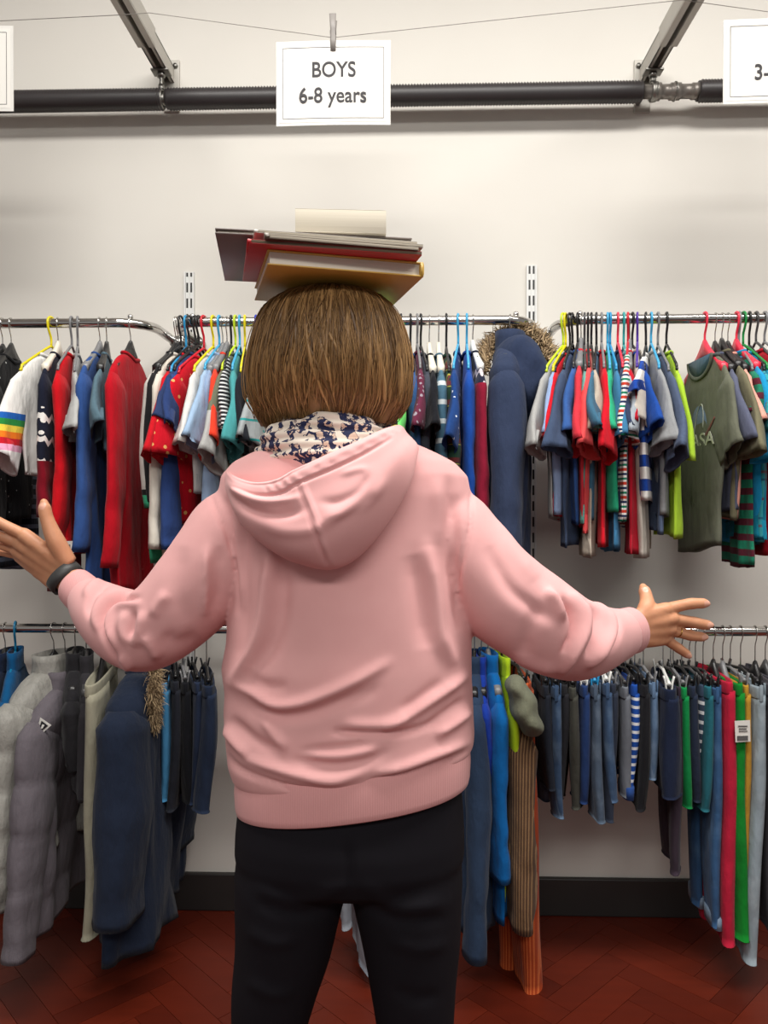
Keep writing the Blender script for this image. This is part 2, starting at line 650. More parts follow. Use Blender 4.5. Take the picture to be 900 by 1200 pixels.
def strut(px_wall, px_out, py_out, mirror, lab):
    """C channel cantilevered from the wall, plate, threaded rod and pipe clamp"""
    pw = P(px_wall, 66, 2.45)
    xw = pw[0]
    W = 0.041
    zb = P(px_wall, 72, 2.33)[2]
    r = empty('ceiling_strut', (xw, 0, zb))
    Ls = 1.05
    b = MB()
    th = 0.004
    # open side faces down: web on top, two flanges with returned lips
    b.add(*box((0, -Ls / 2, W * 1.2 - th / 2), (W, Ls, th)))
    for s in (-1, 1):
        b.add(*box((s * (W / 2 - th / 2), -Ls / 2, W * 0.6), (th, Ls, W * 1.2)))
        b.add(*box((s * (W / 2 - 0.006), -Ls / 2, th / 2), (0.0115, Ls, th)))
    b.build('channel', M_STRUT, r, smooth=False)
    # outer sleeve piece carried on the channel
    b = MB()
    y0 = -0.21
    for s in (-1, 1):
        b.add(*box((s * (W / 2 + 0.003), (y0 - Ls) / 2, W * 0.55), (0.005, Ls + y0, W * 1.25)))
        b.add(*box((s * (W / 2 - 0.004), (y0 - Ls) / 2, -0.006), (0.018, Ls + y0, 0.004)))
    b.build('sleeve_channel', M_STRUT, r, smooth=False)
    b = MB()
    zc = W * .5 - 0.03
    px = (0.012 if mirror else -0.012) * -1
    b.add(*box((px, -0.004, zc), (0.05, 0.008, 0.165), 0.002))
    b.build('wall_plate', M_STRUT, r, smooth=False)
    b = MB()
    for dz in (-0.055, 0.062):
        b.add(*tube([(px * 2.1, -0.007, zc + dz), (px * 2.1, -0.016, zc + dz)], [0.008, 0.007], 6, ref=(0, 0, 1)))
    b.build('bolt', M_ZINC, r)
    b = MB()
    yr = YP
    b.add(*box((0, yr, -0.004), (W + 0.014, 0.04, 0.006), 0.001))
    b.add(*tube([(0, yr, -0.006), (0, yr, -0.02)], 0.013, 6, ref=(0, 1, 0)))
    b.add(*box((0, yr, -0.0), (0.03, 0.03, 0.01), 0.001))
    b.build('rod_nut', M_ZINC, r)
    zr = zp - zb
    n = 40
    zz = np.linspace(-0.0, zr + 0.028, n)
    b = MB()
    b.add(*tube([(0, yr, q) for q in zz], np.where(np.arange(n) % 2 == 0, 0.0058, 0.0048), 10, ref=(0, 1, 0)))
    b.build('threaded_rod', M_ZINC, r)
    b = MB()
    cr_ = 0.026
    b.add(*tube([(0, yr + cr_ * math.cos(a), zr + cr_ * math.sin(a)) for a in np.linspace(0, 2 * PI, 28, endpoint=False)], 0.004, 8, ref=(1, 0, 0), closed=True, rb=0.009))
    b.add(*tube([(0, yr, zr + 0.026), (0, yr, zr + 0.045)], [0.011, 0.0095], 6, ref=(0, 1, 0)))
    b.add(*tube([(-0.02, yr, zr), (0.02, yr, zr)], 0.0195, 18, ref=(0, 0, 1)))
    b.build('pipe_clamp', M_ZINC, r)
    tag(r, lab, 'strut')
    return r


strut(197, 150, 0, False, 'left steel strut bracket carrying the ribbed pipe')
strut(757, 800, 0, True, 'right steel strut bracket carrying the grey coupling')


# ------------------------------------------------------------------ signs on a wire
def text_mesh(txt, size, name, mat, parent, loc, sx=1.0, rot=(PI / 2, 0, 0), ext=0.0004):
    cu = bpy.data.curves.new(name, 'FONT')
    cu.body = txt
    cu.size = size
    cu.align_x = 'CENTER'
    cu.align_y = 'CENTER'
    cu.extrude = ext
    cu.offset = size * .012
    tmp = bpy.data.objects.new(name, cu)
    COL.objects.link(tmp)
    dg = bpy.context.evaluated_depsgraph_get()
    me = bpy.data.meshes.new_from_object(tmp.evaluated_get(dg))
    bpy.data.objects.remove(tmp)
    a = get_co(me)
    a[:, 0] *= sx
    R = np.array(Euler(rot, 'XYZ').to_matrix())
    a = a @ R.T + np.array(loc)
    set_co(me, a)
    return link(name, me, mat, parent)


DS = 2.02
YS = -2.455 + DS


def sign(pxc, pyt, pyb, lines, lab, wpx=134):
    tl = P(pxc, pyt, DS)
    bl = P(pxc, pyb, DS)
    w = wpx / 900 * DS
    h = tl[2] - bl[2]
    r = empty('hanging_sign', (tl[0], YS, bl[2]))
    n = 10
    V = []
    b = MB()
    # slightly bowed laminated sheet
    rings = []
    for i in range(n + 1):
        u = -w / 2 + w * i / n
        bow = 0.004 * math.cos(PI * u / w) - 0.002
        rings.append([(u, -bow - 0.0007, 0), (u, -bow + 0.0007, 0), (u, -bow + 0.0007, h), (u, -bow - 0.0007, h)])
    b.add(*loft(rings))
    b.build('laminate_sheet', M_LAM, r, smooth=False)
    b = MB()
    m = 0.018
    rings = []
    for i in range(n + 1):
        u = (-w / 2 + m * .45) + (w - m * .9) * i / n
        bow = 0.004 * math.cos(PI * u / w) - 0.002
        rings.append([(u, -bow - 0.0012, m * .45), (u, -bow - 0.0008, m * .45), (u, -bow - 0.0008, h - m * .45), (u, -bow - 0.0012, h - m * .45)])
    b.add(*loft(rings))
    b.build('paper', M_PAPER, r, smooth=False)
    b = MB()
    q = 0.0011
    for zz in (m, h - m):
        rings = []
        for i in range(n + 1):
            u = (-w / 2 + m) + (w - 2 * m) * i / n
            bow = 0.004 * math.cos(PI * u / w) - 0.002
            rings.append([(u, -bow - 0.0018, zz - q / 2), (u, -bow - 0.0011, zz - q / 2), (u, -bow - 0.0011, zz + q / 2), (u, -bow - 0.0018, zz + q / 2)])
        b.add(*loft(rings))
    for u in (-w / 2 + m, w / 2 - m):
        bow = 0.004 * math.cos(PI * u / w) - 0.002
        b.add(*box((u, -bow - 0.0014, h / 2), (q, 0.0007, h - 2 * m)))
    b.build('border_line', M_INK, r, smooth=False)
    for txt, px, py, sz, sx in lines:
        pt = P(px, py, DS)
        text_mesh(txt, sz, 'lettering', M_INK, r, (pt[0] - tl[0], -0.0036, pt[2] - bl[2]), sx)
    # sprung clip
    zc = h
    b = MB()
    for s, yy in ((-1, 0.007), (1, -0.007)):
        b.add(*tube([(0, yy * 0.35 - 0.001, zc - 0.028), (0, yy * 0.7 - 0.001, zc + 0.0), (0, yy * 1.0 - 0.001, zc + 0.028), (0, yy * 2.2, zc + 0.062)], [0.007, 0.0075, 0.007, 0.009], 10, ref=(0, 1, 0), rb=0.0025))
    cl = b.build('clip', solid('clip_grey', (135, 130, 126), 0.45), r)
    MB().add(*tube([(-0.008, 0, zc + 0.022), (0.008, 0, zc + 0.022)], 0.006, 10, ref=(0, 0, 1))).build('spring', M_ZINC, cl)
    tag(r, lab, 'sign', 'laminated signs on the wire')
    return r


sign(390.5, 48, 147, [('BOYS', 391, 83, 0.056, 0.86), ('6-8 years', 390, 113, 0.056, 0.86)], 'laminated BOYS 6-8 years sign clipped to the wire')
sign(917, 22, 121, [('3-', 892, 86, 0.056, 0.86)], 'laminated sign at the right edge starting with 3-')
sign(-50, 31, 131, [], 'laminated sign cut off at the left edge')

# the wire: from strut to strut, dipping at each clip
zoff = 0.004
ctrl = [P(-190, -10, DS), P(-50, 27, DS), P(150, 17, DS), P(175, 15, DS), P(390, 44, DS), P(770, 3, DS), P(800, 0, DS), P(917, 16, DS), P(1100, -5, DS)]
b = MB()
b.add(*tube(ctrl, 0.0011, 6, ref=(0, 1, 0)))
tag(b.build('sign_wire', M_WIRE), 'thin grey wire strung between the struts holding the signs', 'wire')

# ------------------------------------------------------------------ hangers
HC = {
    'black': (30, 29, 30), 'grey': (120, 120, 122), 'dark grey': (70, 69, 70), 'yellow': (222, 205, 20), 'lime': (190, 214, 40), 'blue': (40, 140, 190),
    'light blue': (60, 160, 205), 'dark blue': (28, 50, 165), 'red': (196, 26, 44), 'pink': (224, 50, 74), 'teal': (40, 150, 150), 'green': (20, 130, 60),
    'purple': (80, 50, 150), 'cream': (222, 216, 200), 'white': (226, 226, 222), 'teal blue': (12, 110, 150)}
CAT_RAIL = {}


def plastic(c):
    return solid('hanger plastic ' + c, HC[c], 0.35)


def hook_curve(wr, top_r, drop):
    pts = []
    for a in np.linspace(math.radians(205), math.radians(-20), 16):
        pts.append((-top_r * math.cos(a) * -1, 0, top_r * math.sin(a)))
    # right side comes down and swings back to the centre
    pts += [(top_r * 0.78, 0, -top_r * 1.0), (top_r * 0.3, 0, -top_r * 1.9), (0, 0, -top_r * 2.6), (0, 0, -drop)]
    return cr(pts, 40)


HMESH = {}


def hanger(loc, rz, kind, colour, drop, W, label, grp):
    """origin at the rail axis; apex of the hanger `drop` below it"""
    r = empty('clothes_hanger', loc, rz)
    wire = kind in ('wide', 'clip', 'wire')
    wide = kind in ('wide', 'widep')
    wr = 0.0016 if wire else 0.0033
    tr = RR + wr + 0.0006
    key = (kind, round(drop, 3), round(W, 3))
    if key not in HMESH:
        ms = {}
        sh = MB().add(*tube(hook_curve(wr, tr, drop), wr, 8, ref=(0, 1, 0))).mesh('hook')
        ms['hook'] = [sh]
        if wide:
            # broad moulded plastic shoulders
            rings = []
            us = np.linspace(-(W - 0.02), W - 0.02, 25)
            for u in us:
                a = abs(u) / (W - 0.02)
                top = 0.012 - 0.090 * max(0, a - .03) ** 0.72
                h = 0.018 + 0.030 * max(0, 1 - a / 0.33) ** 1.2
                thk = 0.0055 + 0.004 * a
                rings.append([(u, -thk, top - drop), (u, -thk, top - h - drop), (u, -thk * .3, top - h - drop), (u, thk * .3, top - h - drop), (u, thk, top - h - drop), (u, thk, top - drop), (u, thk * .4, top - drop + 0.003), (u, -thk * .4, top - drop + .003)])
            ms['shoulders'] = [MB().add(*loft(rings)).mesh('shoulders')]
        elif kind in ('tube', 'wire'):
            q = W - 0.02
            pts = cr([(-q, 0, -0.075), (-q * 0.5, 0, -0.035), (-q * .12, 0, -0.006), (0, 0, 0.0), (q * .12, 0, -0.006), (q * 0.5, 0, -0.035), (q, 0, -0.075)], 30)
            bar = cr([(q, 0, -0.075), (q * 1.02, 0, -0.085), (q * 0.97, 0, -0.09), (0, 0, -0.09), (-q * 0.97, 0, -0.09), (-q * 1.02, 0, -0.085), (-q, 0, -0.075)], 24)
            lp = np.concatenate([pts, bar[1:-1]]) - np.array([0, 0, drop])
            ms['shoulders'] = [MB().add(*tube(lp, 0.0036 if kind == 'tube' else 0.0018, 8, ref=(0, 1, 0), closed=True)).mesh('shoulders')]
        elif kind == 'clip':
            q = W * 0.86
            b = MB().add(*tube(cr([(-q, 0, -drop - 0.012), (-q * .3, 0, -drop - 0.004), (0, 0, -drop), (q * .3, 0, -drop - 0.004), (q, 0, -drop - 0.012)], 16), 0.0045, 8, ref=(0, 1, 0)))
            ms['bar'] = [b.mesh('bar')]
            cl = []
            for s in (-1, 1):
                b = MB()
                for sy in (-1, 1):
                    zc = -drop - 0.016
                    b.add(*tube(cr([(s * q * .9, sy * 0.013, zc + 0.022), (s * q * .9, sy * 0.009, zc + 0.006), (s * q * .9, sy * 0.007, zc - 0.012), (s * q * .9, sy * 0.005, zc - 0.030)], 8), [0.007, .0085, .009, .0095, .0095, .0095, .009, .008], 8, ref=(0, 1, 0), rb=0.0028))
                b.add(*tube([(s * q * .9 - 0.008, 0, -drop - 0.014), (s * q * .9 + 0.008, 0, -drop - 0.014)], 0.0055, 8, ref=(0, 0, 1)))
                cl.append(b.mesh('clip'))
            ms['clip'] = cl
        HMESH[key] = ms
    mats = plastic(colour)
    hookm = M_CHROME if wire else mats
    for nm, lst in HMESH[key].items():
        for me in lst:
            # mesh data may be shared, the material sits on the object
            o = bpy.data.objects.new(nm, me)
            COL.objects.link(o)
            o.parent = r
            if not me.materials:
                me.materials.append(None)
            o.material_slots[0].link = 'OBJECT'
            o.material_slots[0].material = hookm if nm == 'hook' else mats
    tag(r, label, 'hanger', grp)
    return r


# ------------------------------------------------------------------ garments (local x = towards the shop floor, z up from the rail axis)
def prof(z, pts):
    zs = [p[0] for p in pts]
    return [float(np.interp(-z, [-q for q in zs], [p[k] for p in pts])) for k in range(1, len(pts[0]))]


def torso_mesh(W, L, th, z0, rs, Wb=None, neck=0.052, slope=0.05, A=0.010, quilt=0, flat=1.0, m=34, n=52, open_top=True):
    Wb = W if Wb is None else Wb
    pts = [(0, neck, th * .55), (-slope * .35, neck + (W - neck) * .42, th * .75), (-slope, W - .022, th * .85), (-slope - .02, W - .004, th), (-slope - .05, W - .004, th),
           (-slope - .13, W - .012, th * 1.05), (-L * .6, (W * .4 + Wb * .6) - .008, th), (-L, Wb, th * .95)]
    ts = np.concatenate([np.linspace(0, slope + .05, 9)[:-1], np.linspace(slope + .05, L, m - 8)])
    lam = rs.uniform(.09, .15)
    ph = rs.uniform(0, 6.28)
    ph2 = rs.uniform(0, 6.28)
    lean = rs.uniform(-.020, .020)
    hslope = rs.uniform(-.10, .10)
    p3, p4 = rs.uniform(0, 6.28), rs.uniform(0, 6.28)
    rings = []
    for d in ts:
        hw, ht = prof(-d, pts)
        if quilt:
            ht = ht * (0.86 + 0.22 * abs(math.sin(PI * d / quilt)) ** 0.6)
        r = ellring(0, 0, z0 - d, hw, ht, n, 2.7)
        k = max(0, min(1, (d - .07) / (L * .8)))
        off = A * k * np.sin(2 * PI * r[:, 0] / lam + ph + d * 2.0) + A * .5 * k * np.sin(2 * PI * r[:, 0] / (lam * .43) + ph2 - d * 3.5)
        r[:, 1] *= 1 + flat * k * (.34 * np.sin(r[:, 0] / max(hw, .01) * 4.2 + p3 + d * 5) + .22 * np.sin(r[:, 0] / max(hw, .01) * 9 + p4 - d * 9))
        r[:, 1] += off + lean * k
        r[:, 2] += hslope * r[:, 0] * k * k
        r[:, 0] += .006 * k * math.sin(d * 17 + p4) + .004 * k * math.sin(d * 41 + p3)
        r[:, 2] += 0.006 * k * np.sin(r[:, 0] * 21 + ph2)
        # shoulder seams sit a little lower at the tips
        rings.append(r)
    # turned-in hem
    last = rings[-1]
    c = last.mean(0)
    for s_, dz in ((.82, .004), (.7, .05)):
        q = c + (last - c) * np.array([.985, s_ * .8, 1])
        q[:, 2] = last[:, 2] + dz
        rings.append(q)
    first = rings[0]
    pre = [first + np.array([0, 0, -0.03]), first * 1.0]
    pre[0][:, 1] *= .5
    rings = [pre[0]] + rings
    return loft(rings, True, True)


def sleeve_mesh(s, W, z0, slope, length, ang, a0, a1, b0, b1, rs, m=16, n=22, quilt=0, bend=0.0, open_=True):
    ca, sa = math.cos(ang), math.sin(ang)
    p0 = np.array([s * (W - .042), 0, z0 - slope - .045])
    dirs = np.array([s * sa, 0, -ca])
    path = []
    A_, B_ = [], []
    yph = rs.uniform(0, 6.28)
    ya = rs.uniform(-.014, .014)
    slant = rs.uniform(-.15, .45)
    fold = rs.uniform(-.014, .014)
    roll = rs.uniform(-.45, .45)
    perp = np.array([ca, 0, s * sa])
    cw = rs.uniform(.88, 1.12)
    for i in range(m):
        t_ = i / (m - 1)
        p = p0 + dirs * length * t_
        p = p + np.array([-s * bend * t_ * t_, ya * math.sin(PI * t_ * .9 + 0.2), 0])
        path.append(p)
        q = 1.0
        if quilt:
            q = .91 + .13 * abs(math.sin(PI * t_ * length / quilt)) ** 0.6
        A_.append((a0 + (a1 * cw - a0) * t_) * q)
        B_.append((b0 + (b1 - b0) * t_) * (1 + .10 * math.sin(9 * t_ + yph)) * q)
    path = np.array(path)
    path[0] = path[0] + (-dirs) * 0.02
    A_[0] *= .72
    B_[0] *= .55
    V, Fc = tube(path, A_, n, ref=(0, 1, 0), rb=B_, caps=False, power=2.3)
    V = np.array(V)
    k = len(V)
    R = V.reshape(m, n, 3)
    # fold wrinkles across the sleeve
    short_ = length < .3
    for i in range(m):
        t_ = i / (m - 1)
        q = (R[i] - path[i]) @ perp
        R[i, :, 1] += .004 * np.sin(q * 60 + t_ * 7 + yph) * t_
        if short_:
            R[i, :, 1] += fold * np.cos(q / .065 * 1.5) * t_ + .0035 * np.sin(q * 120 + yph * 2) * t_
            tw = roll * t_ * t_
            yy = R[i, :, 1].copy()
            R[i, :, 1] = yy * math.cos(tw) + q * math.sin(tw)
            R[i] += np.outer(q * (math.cos(tw) - 1) - yy * math.sin(tw), perp)
            R[i] += np.outer(q * slant * t_ ** 3 * s, dirs)
        else:
            w_ = math.sin(t_ * 23 + yph) * .5 + math.sin(t_ * 41 + yph * 2) * .35
            R[i, :, 1] += .0035 * w_ * t_
            R[i] += np.outer(np.full(n, .0035 * w_ * t_), perp)
    rings = [R[i] for i in range(m)]
    last = rings[-1]
    c = last.mean(0)
    if open_:
        rings.append(c + (last - c) * .86 - dirs * 0.003)
        rings.append(c + (last - c) * .7 - dirs * min(.05, length * .4))
    return loft(rings, True, True)


def collar_mesh(neck, th, z0, r=.0055):
    pts = []
    for a in np.linspace(0, 2 * PI, 30, endpoint=False):
        x_ = (neck + .003) * math.cos(a)
        y_ = th * .62 * math.sin(a)
        pts.append((x_, y_, z0 + .003 - .012 * max(0, math.sin(a)) * (1 - abs(math.cos(a)))))
    return tube(pts, r, 8, ref=(0, 0, 1), closed=True)


def fur_mesh(path, nper, ln, rs, spread=0.5, outward=None, rad=.0022):
    mb = MB()
    path = np.array(path)
    c = path.mean(0) if outward is None else np.array(outward)
    for i in range(len(path)):
        tg = path[min(i + 1, len(path) - 1)] - path[max(i - 1, 0)]
        tg /= np.linalg.norm(tg) + 1e-9
        for k in range(nper):
            o = path[i] + rs.normal(size=3) * .007
            d = (path[i] - c)
            d = d / (np.linalg.norm(d) + 1e-9) + rs.normal(size=3) * spread + tg * rs.uniform(-.3, .3)
            d /= np.linalg.norm(d)
            l_ = ln * rs.uniform(.5, 1.25)
            e = np.array([0, 0, -1]) * l_ * rs.uniform(0, .35)
            mb.add(*tube([o, o + d * l_ * .55, o + d * l_ + e], [rad, rad * .7, rad * .15], 3, ref=(0.3, .5, .8), caps=False))
    return mb


M_FUR = None


def fur_mat():
    global M_FUR
    if M_FUR is None:
        t = NT('fur')
        g = t.n('ShaderNodeNewGeometry')
        c = t.mix(g.outputs['Random Per Island'], col((92, 70, 46)), col((196, 170, 132)))
        t.put(t.b.inputs['Base Color'], c)
        t.b.inputs['Roughness'].default_value = 0.7
        M_FUR = t.m
    return M_FUR


def solve_yaw(hx, yr, u, z, target):
    best, bp = 1e9, 0
    for d in np.arange(-78, 78.1, 0.5):
        a = math.radians(d)
        p = (hx + math.sin(a) * u, yr - math.cos(a) * u, z)
        e = abs(proj([p])[0, 0] - target)
        e += abs(d) * 0.004
        if e < best:
            best, bp = e, a
    return bp


NG = [0]


def garment(rail_, style, hpx, npx, bpy_, rgb, hang, short, label, pat=None, cat=None, name=None, W=.15, sl=None, th=None, drop=None, grp=None, hook=True, **o):
    NG[0] += 1
    rs = np.random.default_rng(1000 + NG[0])
    upper = rail_ == 'U'
    zr = ZU if upper else ZL
    hx = P(hpx, 376 if upper else 738, 2.155)[0]
    pants = style in ('trousers', 'shorts')
    drop = drop or ((.070 if not pants else .105 if hang and hang[0] == 'clip' else .090) + rs.uniform(-.006, .006))
    z0 = -(drop + (.034 if not pants else .022) + o.get('nz', 0))
    ut = W + (.05 if style == 'tee' else .03 if style in ('long', 'jacket') else 0.0)
    ut = o.get('ut', ut)
    phi = solve_yaw(hx, YR, ut, zr + z0 - .17, npx) if npx is not None else o.get('phi', 0)
    # local +x points to the shop floor: world direction (sin phi, -cos phi)
    rz = math.atan2(-math.cos(phi), math.sin(phi))
    zb = P(400, bpy_, 2.155 - W * .7 * math.cos(phi))[2]
    L = (zr + z0) - zb
    root_name = name or {'tee': 'tee_shirt', 'long': 'sweatshirt', 'jacket': 'jacket', 'trousers': 'trousers', 'shorts': 'shorts'}[style]
    cat = cat or {'tee': 't-shirt', 'long': 'top', 'jacket': 'jacket', 'trousers': 'trousers', 'shorts': 'shorts'}[style]
    r = empty(root_name, (hx, YR, zr), rz)
    gl = o.get('gloss', False)
    m = fabric(rgb, pat, gloss=gl)
    ms = fabric(o.get('srgb', rgb), o.get('spat', pat), gloss=gl)
    mc = fabric(o.get('crgb', rgb), gloss=gl)
    slope = o.get('slope', .05)
    neck = o.get('neck', .05)
    if style in ('tee', 'long'):
        th = th or (.0125 if style == 'tee' else .015)
        MB().add(*torso_mesh(W, L, th, z0, rs, Wb=o.get('Wb', W * rs.uniform(.86, .98)), neck=neck, slope=slope, flat=o.get('flat', 1.0), A=o.get('A', .007))).build('body', m, r)
        if style == 'tee':
            for s in (1, -1):
                MB().add(*sleeve_mesh(s, W, z0, slope, sl or .15, math.radians(o.get('ang', 27)), .060, o.get('cuffw', .068), .0125, .0165, rs)).build('sleeve', ms, r)
        else:
            for s in (1, -1):
                MB().add(*sleeve_mesh(s, W, z0, slope, sl or min(L * .92, .44), math.radians(o.get('ang', 8)), .066, .042, .017, .018, rs, m=26, bend=.02)).build('sleeve', ms, r)
        MB().add(*collar_mesh(neck, th, z0)).build('collar', mc, r)
    elif style == 'jacket':
        th = th or .034
        q = o.get('quilt', 0)
        MB().add(*torso_mesh(W, L, th, z0, rs, Wb=o.get('Wb', W), neck=neck + .012, slope=slope, A=o.get('A', .008), quilt=q, m=60 if q else 36)).build('body', m, r)
        for s in (1, -1):
            MB().add(*sleeve_mesh(s, W, z0, slope, sl or L * .85, math.radians(o.get('ang', 8)), o.get('sa', .078), o.get('sa1', .052), th * .95, th * .8, rs, m=44 if q else 26, quilt=q, bend=.02)).build('sleeve', ms, r)
        # stand collar
        rings = []
        for h_, k in ((-.01, 1.0), (.02, .95), (.04, .98), (.041, .85), (.01, .8)):
            rings.append(ellring(0, 0, z0 + h_, (neck + .022) * k, th * .85 * k, 28, 2.4))
        MB().add(*loft(rings, False, False)).build('collar', mc, r)
        if o.get('hood'):
            rings = []
            hs = o.get('hs', 1.0)
            for h_, cx_, a_, b_ in ((.01, 0, .05, .5), (.035, .0, .085, .9), (.0, -.005, .105, 1.15), (-.05, -.01, .115, 1.3), (-.11, -.012, .105, 1.25), (-.16, -.014, .075, 1.0), (-.185, -.014, .03, .5)):
                rg = ellring(cx_, -th * .8, z0 + h_ * hs + .02, a_ * hs, th * b_, 30, 2.3)
                rg[:, 1] += .004 * np.sin(rg[:, 0] * 50 + h_ * 40)
                rings.append(rg)
            hd = MB().add(*loft(rings)).build('hood', mc, r)
        if o.get('zip'):
            b = MB()
            b.add(*box((0, th * .98, z0 - L * .5), (.008, .004, L * .86), .001))
            b.build('zip', M_ZINC, r)
        if o.get('fur'):
            path = [(x_, y_, z_) for x_, y_, z_ in o['fur'](th, z0)]
            pm = cr(path, o.get('furn', 90))
            fm = fur_mesh(pm, 26, .034, rs, .55, outward=o.get('furc'))
            fm.build('fur_trim', fur_mat(), r, fix=False)
    elif pants:
        th = th or .013
        short_ = style == 'shorts'
        hwl = W * .56
        rise = min(.2, L * .45)
        # waistband
        rings = [ellring(0, 0, z0 - d, W - .003 + k_, th * q_, 40, 2.8) for d, k_, q_ in ((.03, -.012, .5), (.004, -.004, .7), (0, 0, .9), (.006, .001, 1.02), (.03, .002, 1.05), (.034, .0, .98))]
        MB().add(*loft(rings, True, True)).build('waistband', fabric(o.get('wrgb', rgb), o.get('wpat', pat)), r)
        ph = rs.uniform(0, 6.28)
        for s in (1, -1):
            rings = []
            swx, swy = rs.uniform(-.018, .018), rs.uniform(-.016, .016)
            for i in range(30):
                t_ = i / 29
                d = .026 + (L - .026) * t_
                cx = s * W * .47
                hw = W * .53
                if d > rise:
                    k = (d - rise) / max(.05, L - rise)
                    hw = W * (.53 - o.get('taper', .12) * k)
                    cx = s * W * (.47 + (.0 if s > 0 else .0))
                rg = ellring(cx, 0, z0 - d, hw, th * (1.0 + .25 * math.sin(3.1 * t_)), 26, 2.6)
                k = t_
                rg[:, 0] += swx * k * k + .004 * k * math.sin(d * 19 + ph)
                rg[:, 1] += swy * k * k
                rg[:, 1] += .007 * k * np.sin(rg[:, 0] * 42 + ph + d * 3) + .004 * k * math.sin(d * 14 + ph) + s * .004
                rings.append(rg)
            last = rings[-1]
            c = last.mean(0)
            # turned hem
            rings.append(c + (last - c) * np.array([1.03, 1.12, 1]) + np.array([0, 0, .001]))
            rings.append(c + (last - c) * .7 + np.array([0, 0, .002]))
            rings.append(c + (last - c) * .6 + np.array([0, 0, .04]))
            lg = MB().add(*loft(rings)).build('leg', m, r)
            if o.get('cuff'):
                rg2 = [ellring(c[0], c[1], c[2] + d, W * .53 - o.get('taper', .12) * W + k_, th * 1.1 + k_ * .5, 26, 2.5) for d, k_ in ((-.004, -.004), (-.004, .003), (.028, .004), (.03, .0))]
                MB().add(*loft(rg2)).build('cuff', fabric(o['cuff']), r)
        if pat and pat[0] == 'denim':
            for s in (1, -1):
                b = MB()
                b.add(*box((s * W * .48, th * 1.13, z0 - .085), (W * .62, .004, .075), .0015))
                b.build('back_pocket', m, r)
            for u in (-.8, -.3, .3, .8):
                MB().add(*box((u * W, th * 1.08, z0 - .017), (.009, .004, .042), .001)).build('belt_loop', m, r)
            MB().add(*box((W * .998, 0, z0 - .017), (.004, .009, .042), .001)).build('belt_loop', m, r)
    if grp is None:
        grp = {'U': 'tops on the upper rails', 'L': 'clothes on the lower rails'}[rail_]
    tag(r, label, cat, grp)
    r['short'] = short
    if hook and hang:
        kind, c = hang
        ht = {'wide': 'broad plastic', 'widep': 'broad plastic', 'tube': 'slim plastic', 'wire': 'wire', 'clip': 'clip'}[kind]
        hanger((hx, YR, zr), rz, kind, c, drop, min(W, .15) if kind != 'clip' else W, f"{c} {ht} hanger holding the {short}", 'hangers on the ' + ('upper' if upper else 'lower') + ' rails')
    del r['short']
    return r

# ================================================================== garments on the upper rails
g = garment
WD = lambda c: ('wide', c)
TB = lambda c: ('tube', c)
# --- left rail
g('U', 'long', 3, -42, 672, (26, 29, 42), WD('black'), 'navy top with grey stripes', 'navy long sleeved top with blue-grey stripes at the left edge',
  pat=('stripes', [((92, 100, 118), .030, .42, 0)]), W=.165, name='striped_top')
g('U', 'tee', 13, -28, 612, (24, 24, 27), WD('black'), 'black top with white marks', 'black top with small white marks half hidden behind the striped top',
  pat=('dots', (205, 205, 205), 46, .13, .6), W=.155)
rb = [(-.275, (30, 90, 170)), (-.292, (40, 130, 60)), (-.309, (226, 200, 70)), (-.326, (232, 120, 30)), (-.343, (190, 26, 40)), (-.360, (226, 160, 190)), (-.377, (232, 230, 228))]
g('U', 'tee', 60, 6, 556, (228, 226, 222), TB('yellow'), 'white tee with rainbow sleeves', 'white tee with a rainbow band round the sleeve, on a yellow hanger',
  spat=('blocks', rb), W=.15, sl=.235, ang=24)
g('U', 'long', 68, 46, 690, (24, 28, 44), WD('cream'), 'navy snowflake jumper', 'navy knitted jumper with white snowflake pattern and dark red lower half',
  pat=('nordic', (226, 224, 220), (116, 14, 30), -.25, -.40), name='jumper', cat='jumper', sl=.36)
JRED = g('U', 'long', 84, 62, 650, (186, 14, 26), TB('grey'), 'bright red jumper with white cuff label', 'bright red jumper with a small white label at the cuff',
  name='jumper', cat='jumper', sl=.43)
g('U', 'tee', 91, 86, 520, (168, 168, 166), TB('grey'), 'pale grey tee by the red jumper', 'pale grey tee squeezed between bright red jumper and blue sweatshirt')
g('U', 'long', 117, 90, 708, (46, 76, 132), WD('grey'), 'denim blue sweatshirt', 'denim blue sweatshirt with dropped shoulder seams between two red jumpers', sl=.45, W=.16)
g('U', 'tee', 125, 113, 528, (82, 106, 118), WD('black'), 'grey-teal tee', 'grey-teal tee between the blue sweatshirt and the large red jumper')
g('U', 'long', 153, 124, 697, (172, 14, 30), WD('black'), 'large plain red jumper', 'large plain red jumper with crew neck on a broad black hanger',
  name='jumper', cat='jumper', sl=.49, W=.17, th=.018, neck=.06)
